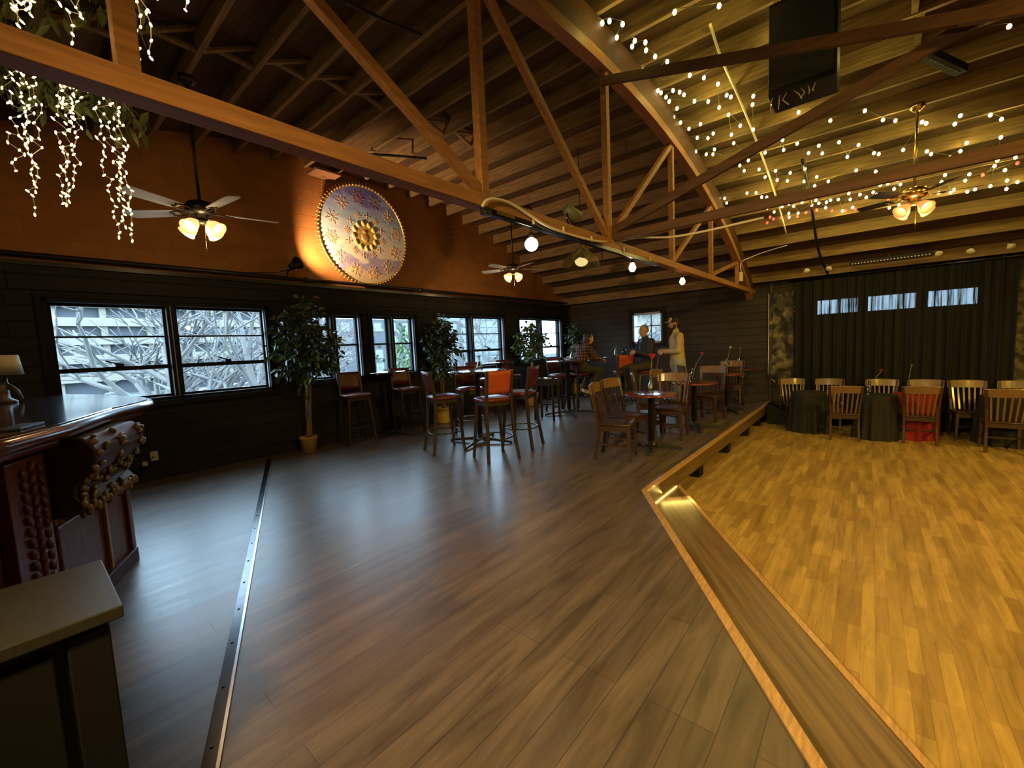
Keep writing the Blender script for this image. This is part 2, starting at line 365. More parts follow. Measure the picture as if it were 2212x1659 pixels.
part(tr, arc(-2.9, 10.3, 40, -.30, -.002, TX - .03, TX + .040), 'upper_chord', 'brace_wood')
py = [TC + 1.74 * k for k in range(-3, 4)]
for y in py: part(tr, MB().bar((TX, y, 2.40), (TX, y, zt(y) + .02), .060, .065, up=(0, 1, 0)), 'post', 'truss_wood', .003)
dg = [(py[i], py[i - 1]) for i in (2, 3)] + [(py[i], py[i + 1]) for i in (3, 4, 5)]
for a, b in dg: part(tr, MB().bar((TX, a, 2.42), (TX, b, zt(b) + .02), .05, .055), 'diagonal', 'truss_wood', .003)
for lab, p, q in (('horizontal brown timber brace at truss bottom level reaching toward the ceiling fan with brass', (TX, 3.86, 2.43), (5.0, 3.86, 2.43)),
                  ('slanting red brown timber brace rising from the truss foot past the black speaker', (TX, 3.9, 2.5), (2.7, 3.9, 3.92)),
                  ('slanting red brown timber brace falling from the truss top past the black speaker', (TX, 3.78, 3.84), (2.7, 3.78, 2.6))):
    o = MB().bar(p, q, .035, .075).build('roof_brace', 'brace_wood', loc=p); tag(o, lab, 'brace', 'timber braces beside the truss')
# ledge and pipe along the window wall
m = MB(); m.span((XW, -3, 2.49), (XW + .06, YB, 2.535)); struct('trim_4', m, 'stool_wood', label='brown ledge on the window wall below the orange blocks')
o = MB().tube([(XW + .09, -3, 2.585), (XW + .09, YB - .05, 2.585)], .027, 10).build('pipe', 'black_iron', loc=(XW + .09, 0, 2.585)); tag(o, 'long dark pipe running along the ledge of the orange wall', 'pipe')
for y in (-.6, 3.02, 5.15, 7.6): MB().lathe([(.0, -.04), (.042, -.04), (.042, .04), (0, .04)], (0, y, 0), 12, M=Matrix.Rotation(PI / 2, 3, 'X')).build('coupling', 'black_iron', o)
for x in (XW + .05, -1.66): pass
m = MB(); m.span((XW, YB - .02, -.0), (XW + .04, YB, 2.5)); m.span((EX - .02, YB - .05, -.4), (EX + .02, YB, 2.5)); struct('trim_5', m, 'stool_wood', label='dark corner boards on the back wall')
# shallow boards and headers over the windows
m = MB(); m.span((XW, .05, 2.24), (XW + .025, 2.6, 2.43)); m.span((XW, 2.75, 2.18), (XW + .02, 5.25, 2.30)); struct('trim_6', m, 'black_boards', label='black header boards over the first windows')
# windows ------------------------------------------------------------------------------------------
def window(n, y0, y1, z0, z1, kind, mids, label):
    t = thing('window_%d' % n, label, None, (XW, y0, z0), kind='structure')
    def P(mb, nm, mt): return part(t, mb, nm, mt)
    x1 = XW + .03; f = .045
    c = MB(); c.span((XW - .2, y0 - .0, z0), (XW + .012, y0 + f, z1)); c.span((XW - .2, y1 - f, z0), (XW + .012, y1, z1)); c.span((XW - .2, y0, z1 - f), (XW + .012, y1, z1)); c.span((XW - .2, y0, z0), (XW + .012, y1, z0 + f))
    c.span((XW, y0 - .04, z0 - .05), (x1, y0, z1 + .04)); c.span((XW, y1, z0 - .05), (x1, y1 + .04, z1 + .04)); c.span((XW, y0, z1), (x1, y1, z1 + .04))
    P(c, 'casing', 'frame_black'); P(MB().span((XW, y0 - .08, z0 - .06), (XW + .055, y1 + .08, z0 + .004)), 'sill', 'frame_black')
    xs = XW - .12
    ya, yb = y0 + f, y1 - f; edges = [ya] + [q for mm in mids for q in (mm - .045, mm + .045)] + [yb]
    for mm in mids:
        P(MB().span((XW - .16, mm - .045, z0), (XW - .01, mm + .045, z1)), 'mullion', 'frame_black')
        P(MB().span((XW - .015, mm - .012, z0 + f), (XW + .004, mm - .002, z1 - f)), 'track', 'frame_grey')
    P(MB().span((XW - .06, yb - .012, z0 + f), (XW - .03, yb - .002, z1 - f)), 'track', 'frame_grey')
    for i in range(0, len(edges), 2):
        a, b = edges[i], edges[i + 1]; s = MB(); w_ = .028
        s.span((xs - .02, a, z0 + f), (xs + .02, a + w_, z1 - f)); s.span((xs - .02, b - w_, z0 + f), (xs + .02, b, z1 - f)); s.span((xs - .02, a, z1 - f - .03), (xs + .02, b, z1 - f)); s.span((xs - .02, a, z0 + f), (xs + .02, b, z0 + f + .03))
        if kind == 'hung':
            s.span((xs - .02, a, 1.355), (xs + .035, b, 1.405)); s.span((xs - .01, a, 1.745), (xs + .014, b, 1.765))
        else: s.span((xs - .012, a, 1.57), (xs + .02, b, 1.60))
        P(s, 'sash', 'frame_black'); P(MB().span((xs - .003, a + .01, z0 + f), (xs + .003, b - .01, z1 - f)), 'pane', 'pane_glass')
        if kind == 'hung':
            k = MB(); yc = a + (b - a) * .52; k.box((xs + .05, yc, 1.42), (.03, .07, .03)); k.bar((xs + .05, yc, 1.43), (xs + .05, yc - .12, 1.475), .012, .014); P(k, 'latch', 'frame_black')
    return t
for i, (o_, kind, mids, lb) in enumerate(zip(OPEN, ('hung', 'case', 'case', 'hung', 'hung'), ([1.335], [3.425], [4.525], [6.57], [9.14]),
        ('wide window nearest the bar', 'window behind the first potted tree', 'window above the small wall table', 'wide window behind the second potted tree', 'window in the far corner'))): window(i + 1, *o_, kind, mids, lb)
t = thing('window_6', 'small square window in the back wall', None, (BW[0], YB, BW[2]), kind='structure')
c = MB(); x0, x1, z0, z1 = BW
for a, b in (((x0, z0), (x0 + .05, z1)), ((x1 - .05, z0), (x1, z1)), ((x0, z1 - .05), (x1, z1)), ((x0, z0), (x1, z0 + .05))): c.span((a[0], YB - .0, a[1]), (b[0], YB + .2, b[1]))
part(t, c, 'frame', 'frame_grey')
c = MB(); g = .09
for a, b in (((x0 - g, z0 - g), (x0, z1 + g)), ((x1, z0 - g), (x1 + g, z1 + g)), ((x0, z1), (x1, z1 + g)), ((x0, z0 - g), (x1, z0))): c.span((a[0], YB - .03, a[1]), (b[0], YB, b[1]))
part(t, c, 'casing', 'frame_black')
c = MB(); c.span((-4.27, YB + .1, z0), (-4.25, YB + .12, z1)); c.span((x0, YB + .1, 1.79), (x1, YB + .12, 1.81)); part(t, c, 'muntin', 'frame_black')
part(t, MB().span((x0 + .02, YB + .107, z0 + .02), (x1 - .02, YB + .113, z1 - .02)), 'pane', 'pane_glass')
for i, (a, b) in enumerate(CL):
    t = thing('window_%d' % (7 + i), 'narrow high window behind the black curtain, %s' % ('left one', 'middle one', 'right one')[i], None, (a, YB, 1.79), kind='structure')
    c = MB(); c.span((a, YB + .05, 1.79), (a + .03, YB + .1, 2.07)); c.span((b - .03, YB + .05, 1.79), (b, YB + .1, 2.07)); part(t, c, 'frame', 'frame_black')
    part(t, MB().span((a, YB + .12, 1.79), (b, YB + .126, 2.07)), 'pane', 'pane_glass')
# steel strip across the floor
p, q = onz(581, 992, 0), onz(445, 1700, 0); d = (q - p).normalized()
t = thing('floor_strip', 'long steel threshold strip with screws crossing the planks by the bar', 'threshold strip', p)
part(t, MB().bar(p + Vector((0, 0, .003)), q + Vector((0, 0, .003)), .055, .006), 'strip', 'steel', .002)
part(t, MB().bar(p + Vector((.02, .02, .006)), q + Vector((.02, .02, .006)), .012, .006), 'ridge', 'bright_metal')
m = MB(); n_ = 16
for i in range(n_):
    c = p + (q - p) * ((i + .5) / n_); part(t, MB().lathe([(.0075, .005), (.006, .0085), (0, .009)], c + Vector((0, -.006, 0)), 8), 'screw', 'black_iron')
# ================================================================ furniture
def rrect(w, d, r, n=5):
    pts = []
    for cx, cy, a0 in ((w / 2 - r, d / 2 - r, 0), (-w / 2 + r, d / 2 - r, 90), (-w / 2 + r, -d / 2 + r, 180), (w / 2 - r, -d / 2 + r, 270)):
        for k in range(n + 1): a = math.radians(a0 + 90 * k / n); pts.append((cx + r * math.cos(a), cy + r * math.sin(a)))
    return pts
def pad(m, outline, z0, z1, crown=.012, mi=0):
    """upholstered pad: rounded edge and a domed top"""
    lv = [(.94, z0), (1, z0 + .012), (1, z1 - .018), (.965, z1 - .006), (.85, z1), (.45, z1 + crown * .8)]
    n = len(outline); vs = [(x * s, y * s, z) for s, z in lv for x, y in outline] + [(0, 0, z1 + crown)]
    fs = [tuple(range(n - 1, -1, -1))]
    for i in range(len(lv) - 1): fs += [(i * n + k, i * n + (k + 1) % n, (i + 1) * n + (k + 1) % n, (i + 1) * n + k) for k in range(n)]
    e = (len(lv) - 1) * n; fs += [(e + k, e + (k + 1) % n, len(vs) - 1) for k in range(n)]
    return m.add(vs, fs, mi, True)
def bar_stool(label, group, backm='oxblood'):
    t = thing('bar_stool', label, 'bar stool', group=group)
    pad(MB(), rrect(.43, .41, .12), .745, .80).build('seat', 'oxblood', t)
    m = MB(); m.prism(rrect(.37, .35, .05), .70, .745); m.build('apron', 'stool_wood', t)
    for sx in (-1, 1):
        MB().bar((sx * .215, .20, 0), (sx * .155, .145, .73), .032, .032, w2=.042, h2=.042).build('leg', 'stool_wood', t, bevel=.004)
        m = MB(); pts = [(sx * .215, -.25, 0), (sx * .185, -.20, .35), (sx * .172, -.172, .74), (sx * .172, -.195, .92), (sx * .175, -.235, 1.14)]
        for a, b in zip(pts[:-1], pts[1:]): m.bar(a, b, .034, .040)
        m.build('leg', 'stool_wood', t, bevel=.003)
    r = [(.0, 0)]; pts = [(.235 * math.cos(a), .235 * math.sin(a) - .012, .285) for a in [2 * PI * k / 28 for k in range(28)]]
    MB().tube(pts, .009, 8, closed=True).build('foot_ring', 'steel', t)
    m = MB(); nx = 8; vs = []; fs = []
    for iz in range(7):
        z = .855 + .285 * iz / 6
        for ix in range(nx + 1):
            u = ix / nx * 2 - 1; x = u * (.165 + .012 * iz / 6); y = -.185 - .05 * max(0, (z - .9) / .24) - .022 * (1 - u * u)
            e = .008 if (iz in (0, 6) or ix in (0, nx)) else .017
            vs += [(x, y - e, z), (x, y + e, z)]
    k = 2 * (nx + 1)
    for iz in range(6):
        for ix in range(nx):
            a = iz * k + 2 * ix; fs += [(a, a + k, a + k + 2, a + 2), (a + 1, a + 3, a + k + 3, a + k + 1)]
    for iz in range(6): a = iz * k; fs += [(a, a + 1, a + k + 1, a + k), (a + 2 * nx, a + k + 2 * nx, a + k + 2 * nx + 1, a + 2 * nx + 1)]
    for ix in range(nx): a = 2 * ix; b = 6 * k + 2 * ix; fs += [(a, a + 2, a + 3, a + 1), (b, b + 1, b + 3, b + 2)]
    m.add(vs, fs, 0, True); m.build('backrest', backm, t)
    return t
def slat_chair(label, group, slatm='chair_wood'):
    t = thing('slat_chair', label, 'chair', group=group)
    o = MB(); pad(o, rrect(.44, .43, .06), .425, .455, .002); o.build('seat', 'chair_wood', t)
    o = MB(); o.span((-.19, .16, .36), (.19, .185, .43)); o.span((-.19, -.19, .36), (.19, -.165, .43)); o.span((-.195, -.18, .36), (-.17, .18, .43)); o.span((.17, -.18, .36), (.195, .18, .43)); o.build('apron', 'chair_wood', t)
    for s in (-1, 1):
        MB().bar((s * .195, .19, 0), (s * .185, .175, .43), .034, .034, w2=.042, h2=.042).build('leg', 'chair_wood', t, bevel=.004)
        m = MB(); pts = [(s * .19, -.235, 0), (s * .187, -.19, .28), (s * .187, -.185, .44), (s * .195, -.21, .62), (s * .215, -.275, .915)]
        for i, (a, b) in enumerate(zip(pts[:-1], pts[1:])): m.bar(a, b, .034, .040)
        m.build('leg', 'chair_wood', t, bevel=.003)
        MB().bar((s * .188, -.2, .20), (s * .19, .185, .17), .016, .024).build('stretcher', 'chair_wood', t)
    MB().bar((-.19, .0, .185), (.19, .0, .185), .016, .024).build('stretcher', 'chair_wood', t)
    m = MB(); n = 10; vs = []; fs = []
    for i in range(n + 1):
        u = i / n * 2 - 1; x = u * .232; yb = -.268 - .028 * (1 - u * u); zt_ = .918 + .014 * (1 - u * u)
        for z, e in ((.805, .010), (zt_ - .01, .012), (zt_, .005)):
            y = yb + (.915 - z) * .2; vs += [(x, y - e, z), (x, y + e, z)]
    for i in range(n):
        a, b = 6 * i, 6 * i + 6; fs += [(a, b, b + 2, a + 2), (a + 2, b + 2, b + 4, a + 4), (a + 1, a + 3, b + 3, b + 1), (a + 3, a + 5, b + 5, b + 3), (a, a + 1, b + 1, b), (a + 4, b + 4, b + 5, a + 5)]
    fs += [(0, 2, 4, 5, 3, 1), (6 * n, 6 * n + 1, 6 * n + 3, 6 * n + 5, 6 * n + 4, 6 * n + 2)]
    m.add(vs, fs); m.build('crest_rail', 'chair_wood_lit', t)
    for i in range(6):
        u = (i + .5) / 6 * 2 - 1; m = MB(); xt, xb = u * .200, u * .172
        pts = [(xb, -.178, .45), (xb + (xt - xb) * .5, -.215 - .012 * (1 - u * u), .63), (xt, -.252 - .026 * (1 - u * u), .815)]
        m.bar(pts[0], pts[1], .020, .010, up=(0, 1, 0), w2=.024); m.bar(pts[1], pts[2], .024, .010, up=(0, 1, 0), w2=.020); m.build('slat', slatm, t)
    return t
def round_table(label, cat, r, h, topm, group=None, foot=.33, col=.038, thick=.028):
    t = thing('round_table', label, cat, group=group)
    MB().lathe([(0, h - thick), (r - .03, h - thick), (r - .006, h - thick + .004), (r, h - thick * .5), (r - .006, h - .003), (r - .02, h), (0, h)], seg=40).build('tabletop', topm, t)
    MB().lathe([(col, .05), (col, h - thick - .03), (col + .05, h - thick - .02), (col + .05, h - thick)], seg=16).build('column', 'black_iron', t)
    MB().lathe([(.075, .045), (.08, .07), (.055, .10), (col, .12)], seg=16).build('hub', 'black_iron', t)
    for k in range(4):
        a = PI / 2 * k + .35; c, s_ = math.cos(a), math.sin(a)
        m = MB(); m.bar((c * .03, s_ * .03, .075), (c * foot, s_ * foot, .028), .045, .05, w2=.038, h2=.026)
        m.bar((c * (foot - .015), s_ * (foot - .015), .015), (c * (foot + .005), s_ * (foot + .005), .015), .03, .03); m.build('foot', 'black_iron', t, bevel=.003)
    return t
# --- high tables
P1 = Vector((-4.48, 4.47, 0)); Q1 = Vector((-4.66, 7.25, 0)); R1 = Vector((-4.36, 9.1, 0))
pub = round_table('high round dark table nearest the camera, ringed by bar stools', 'high table', .44, 1.10, 'dark_top', 'high round tables', .5); pub.location = P1
dup(pub, Q1, .5, 'high round dark table beside the person in a plaid shirt'); dup(pub, R1, .2, 'high round dark table holding a bottle and a glass in front of the square window')
wt = round_table('small high round table at the wall between two stools behind the first potted tree', 'high table', .30, 1.10, 'dark_top', 'small high tables along the windows', .34); wt.location = (-6.28, 4.12, 0)
dup(wt, (-6.25, 6.95, 0), .3, 'small high round table at the wide window behind the second potted tree'); dup(wt, (-5.95, 9.75, 0), .1, 'small high round table in the far corner by the last window')
# --- bar stools
s0 = bar_stool('bar stool showing its orange red back at the front of the nearest high table', 'bar stools', 'oxblood_lit')
s1 = bar_stool('bar stool seen side on at the left of the nearest high table', 'bar stools')
s0.location = (-3.68, 3.93, 0); s0.rotation_euler = (0, 0, face(-.93, .36))
def stool(x, y, f, lab, proto=None): return dup(proto or s1, (x, y, 0), face(*f), lab)
s1.location = (-4.56, 3.86, 0); s1.rotation_euler = (0, 0, face(.35, .9))
stool(-3.78, 4.60, (-.85, -.25), 'bar stool seen side on at the right of the nearest high table')
stool(-4.98, 4.78, (.85, -.5), 'bar stool on the far side of the nearest high table')
stool(-6.22, 3.46, (.95, -.15), 'bar stool against the wall left of the small wall table, beside the first potted tree')
stool(-6.24, 4.44, (.95, -.15), 'bar stool against the wall right of the small wall table')
stool(-6.22, 6.30, (.95, -.1), 'bar stool under the wide window, left of its small table')
stool(-6.22, 7.25, (.95, -.1), 'bar stool under the wide window, right of its small table')
stool(-5.05, 7.55, (.9, -.3), 'bar stool with a red back behind the high table of the person in plaid')
stool(-4.12, 8.66, (-.5, .6), 'bar stool showing its red back beside the seated person in a dark jacket', s0)
stool(-4.80, 7.86, (.25, .95), 'bar stool under the person in a plaid shirt')
stool(-3.60, 8.74, (-.9, -.35), 'bar stool under the seated person in a dark jacket')
t = thing('backless_stool', 'tall backless wooden stool with box rails at the left of the second high table', 'bar stool', (-4.75, 6.62, 0), .25)
pad(MB(), rrect(.40, .36, .03), .765, .80, .004).build('seat', 'dark_top', t)
m = MB(); m.span((-.18, -.16, .66), (.18, .16, .765)); m.build('apron', 'stool_wood', t)
for sx in (-1, 1):
    for sy in (-1, 1): MB().bar((sx * .19, sy * .17, 0), (sx * .165, sy * .145, .70), .038, .038).build('leg', 'stool_wood', t, bevel=.003)
    m = MB(); m.bar((sx * .18, -.155, .24), (sx * .18, .155, .24), .02, .03); m.build('rail', 'stool_wood', t); MB().bar((-.18, sx * .155, .31), (.18, sx * .155, .31), .02, .03).build('rail', 'stool_wood', t)
# --- low round tables along the raised floor edge
T1, T2, T3, T4 = (-2.16, 5.32), (-2.09, 6.88), (-2.07, 8.68), (-2.1, 10.0)
ct = round_table('low round red brown table nearest the step', 'table', .335, .74, 'mahogany', 'low round tables along the floor edge', .37); ct.location = (*T1, 0)
dup(ct, (*T2, 0), .2, 'low round red brown table, second from the step'); dup(ct, (*T3, 0), .5, 'low round table holding a tall clear bottle, third from the step'); dup(ct, (*T4, 0), .1, 'low round table against the back wall, farthest from the step')
c0 = slat_chair('dark slat back chair left of the nearest low table, front one of the pair', 'slat back chairs')
c0.location = (-2.36, 4.74, 0); c0.rotation_euler = (0, 0, face(.93, .22))
def chair(x, y, f, lab, z=0, g=None): return dup(c1 if z else c0, (x, y, z), face(*f), lab, g)
chair(-2.46, 5.28, (.95, -.12), 'dark slat back chair left of the nearest low table, rear one of the pair')
chair(-2.20, 6.12, (.1, -.95), 'dark wooden slat back chair behind the nearest low table')
chair(-2.62, 6.45, (.85, .4), 'dark wooden slat back chair at the left of the second low table')
chair(-2.50, 7.05, (.9, -.1), 'dark wooden slat back chair in front of the legs of the standing person')
chair(-2.12, 7.72, (-.1, -.95), 'dark wooden slat back chair behind the second low table')
chair(-2.50, 8.35, (.7, .5), 'dark wooden slat back chair at the left of the third low table')
chair(-2.15, 9.45, (.1, -.95), 'dark wooden slat back chair behind the third low table')
# --- dance floor chairs and draped tables
FZ = -.4; g = 'slat back chairs on the dance floor'; c1 = slat_chair('lit slat back chair with its back to the camera between the two black draped tables', g, 'chair_wood_lit')  # slats coloured as lit by the yellow lamps
c1.location = (-.32, 9.12, FZ); c1.rotation_euler = (0, 0, face(-.16, 1))
chair(.63, 9.30, (-.05, 1), 'lit slat back chair seen from behind in front of the red draped table', FZ, g)
chair(1.50, 9.12, (0, 1), 'lit slat back chair at the right picture edge with its back to the camera', FZ, g)
chair(-1.10, 9.94, (.35, -.9), 'slat back chair behind the left black draped table, leftmost by the stone panel', FZ, g)
chair(-.57, 9.97, (.0, -1), 'slat back chair against the curtain behind the left black draped table', FZ, g)
chair(.22, 9.97, (.1, -1), 'slat back chair against the curtain, behind the middle black draped table', FZ, g)
chair(.74, 9.97, (-.1, -1), 'slat back chair against the curtain behind the red draped table', FZ, g)
chair(1.28, 9.93, (.1, -1), 'slat back chair against the curtain behind the right black draped table', FZ, g)
chair(1.80, 9.93, (-.1, -1), 'slat back chair against the curtain at the right picture edge', FZ, g)
def cloth(x, y, r, m_, label, seed, flare=.10):
    q = random.Random(seed); n = 96; ph = [q.uniform(0, 6.28) for _ in range(4)]; H = .74; vs = [(0, 0, H + .004)]; lv = [(.5, H + .004), (.93, H + .003), (.985, H - .004), (1.0, H - .02)] + [(1.0, H - .02 - (H - .022) * k / 8) for k in range(1, 9)]
    for i, (s_, z) in enumerate(lv):
        d = max(0, (H - .02 - z) / H)
        for k in range(n):
            a = 2 * PI * k / n; wv = math.sin(11 * a + ph[0]) * .6 + math.sin(17 * a + ph[1]) * .3 + math.sin(7 * a + ph[2]) * .3
            rr = r * s_ + d ** .7 * (flare * .5 + .045 * wv); vs.append((rr * math.cos(a), rr * math.sin(a), max(.003, z)))
    fs = [(0, 1 + k, 1 + (k + 1) % n) for k in range(n)]
    for i in range(len(lv) - 1): b = 1 + i * n; fs += [(b + k, b + n + k, b + n + (k + 1) % n, b + (k + 1) % n) for k in range(n)]
    o = MB().add(vs, fs, 0, True).build('tablecloth', m_); o.location = (x, y, FZ); return tag(o, label, 'tablecloth', 'cloths over the round dance floor tables')
cloth(-.84, 9.52, .27, 'black_cloth', 'black cloth draped to the floor over a round table, left one near the stone panel', 3)
cloth(.13, 9.35, .26, 'black_cloth', 'black cloth draped to the floor over a round table, between the first two lit chairs', 4)
cloth(.58, 9.62, .28, 'red_cloth', 'red cloth draped over a round table behind the middle lit chair', 5, .06)
cloth(1.62, 9.66, .29, 'black_cloth', 'black cloth draped to the floor over a round table at the right picture edge', 6)
# --- vases, bottles and flowers
def lathe_thing(name, prof, x, y, z, label, cat, m_='clear_glass', group=None, seg=20):
    t = MB().lathe(prof, seg=seg).build(name, m_); t.location = (x, y, z); return tag(t, label, cat, group)
VP = [(.0, .0), (.034, .0), (.036, .008), (.026, .02), (.030, .035), (.044, .065), (.042, .09), (.026, .13), (.017, .16), (.018, .22), (.024, .235), (.021, .235), (.015, .22), (.014, .16), (.022, .13), (.037, .09), (.039, .065), (.027, .037), (0, .03)]
BP = [(0, 0), (.042, 0), (.046, .01), (.046, .19), (.040, .215), (.017, .235), (.015, .27), (.019, .275), (.019, .285), (.014, .285), (.012, .24), (.038, .21), (.042, .19), (.042, .012), (0, .012)]
CP = [(0, 0), (.048, 0), (.052, .01), (.05, .05), (.022, .13), (.018, .19), (.026, .215), (.022, .215), (.015, .19), (.018, .13), (.045, .05), (.047, .012), (0, .01)]
def rose(x, y, z, lean, h, label, petal='red_petal', size=1.0):
    t = thing('rose', label, 'flower', (x, y, z)); lx, ly = lean
    pts = [(lx * (k / 8) ** 1.6 + .004 * math.sin(k), ly * (k / 8) ** 1.6, .03 + h * k / 8) for k in range(9)]
    MB().tube(pts, .0035, 6).build('stem', 'stem_green', t); tip = Vector(pts[-1]); m = MB()
    for k, (r0, r1, hh) in enumerate(((.016, .012, .05), (.022, .024, .052), (.027, .036, .048))):
        r0 *= size; r1 *= size; hh *= size
        for j in range(5):
            a = 2 * PI * (j + .5 * k) / 5; vs = []
            for u in range(5):
                b = a + (u / 4 - .5) * 1.5
                for v, (rr, zz) in enumerate(((.3 * r0, -.004), (r0, hh * .45), (r1, hh * (1 - .25 * abs(u / 2 - 1))))): vs.append(tip + Vector((rr * math.cos(b), rr * math.sin(b), zz)))
            m.add(vs, [(3 * u + v, 3 * u + 3 + v, 3 * u + 4 + v, 3 * u + 1 + v) for u in range(4) for v in range(2)], 0, True)
    m.build('bloom', petal, t)
    m = MB()
    for j in range(4): a = PI / 2 * j; m.add([tip + Vector((0, 0, -.012)), tip + Vector((.018 * math.cos(a + .4), .018 * math.sin(a + .4), .002)), tip + Vector((.026 * math.cos(a), .026 * math.sin(a), .014)), tip + Vector((.018 * math.cos(a - .4), .018 * math.sin(a - .4), .002))], [(0, 1, 2, 3)])
    m.build('calyx', 'stem_green', t); return t
lathe_thing('bud_vase', VP, T1[0] - .0, T1[1] + .01, .74, 'clear glass bud vase on the low table nearest the step', 'vase', group='bud vases'); rose(T1[0], T1[1] + .01, .76, (.015, .01), .40, 'open red rose standing upright in the vase nearest the step', size=1.25)
lathe_thing('bud_vase', VP, T2[0] - .02, T2[1] - .02, .74, 'clear glass bud vase on the second low table from the step', 'vase', group='bud vases'); rose(T2[0] - .02, T2[1] - .02, .76, (.13, .05), .38, 'red rosebud leaning to the right over the second low table', size=.8)
lathe_thing('tall_bottle', BP, T3[0] + .03, T3[1], .74, 'tall clear bottle on the third low table', 'bottle', group='clear bottles'); rose(T3[0] + .03, T3[1], .76, (.05, .03), .42, 'drooping pale flower in the bottle on the third low table', 'ivory', .7)
lathe_thing('tall_bottle', BP, T4[0] - .03, T4[1] + .1, .74, 'small clear bottle on the low table against the back wall', 'bottle', group='clear bottles'); rose(T4[0] - .03, T4[1] + .1, .76, (.02, .0), .36, 'wilted flower in the bottle against the back wall', 'stem_green', .7)
lathe_thing('carafe', CP, P1.x - .06, P1.y + .12, 1.10, 'clear glass carafe on the nearest high table', 'carafe', group='carafes')
lathe_thing('carafe', CP, Q1.x - .02, Q1.y + .20, 1.10, 'clear glass carafe beside the back of the person in plaid', 'carafe', group='carafes')
lathe_thing('carafe', CP, R1.x - .18, R1.y + .05, 1.10, 'clear glass carafe on the high table in front of the square window', 'carafe', group='carafes')
lathe_thing('glass', [(0, 0), (.032, 0), (.042, .15), (.039, .15), (.030, .006), (0, .006)], R1.x + .08, R1.y - .05, 1.10, 'pint glass half full beside the carafe in front of the square window', 'glass')
lathe_thing('glass', [(0, 0), (.030, 0), (.034, .12), (.031, .12), (.028, .006), (0, .006)], P1.x - .27, P1.y - .18, 1.10, 'empty tumbler near the left edge of the nearest high table', 'glass')
lathe_thing('bud_vase', VP, .02, 9.25, FZ + .745, 'clear glass bud vase on the middle black draped table', 'vase', group='bud vases'); rose(.02, 9.25, FZ + .765, (.14, .03), .34, 'dark red rose leaning over the middle black draped table', size=.8)
lathe_thing('bud_vase', VP, .52, 9.72, FZ + .745, 'clear glass bud vase on the red draped table', 'vase', group='bud vases'); rose(.52, 9.72, FZ + .765, (.03, .0), .40, 'tall thin flower in the vase on the red draped table', 'stem_green', .5)
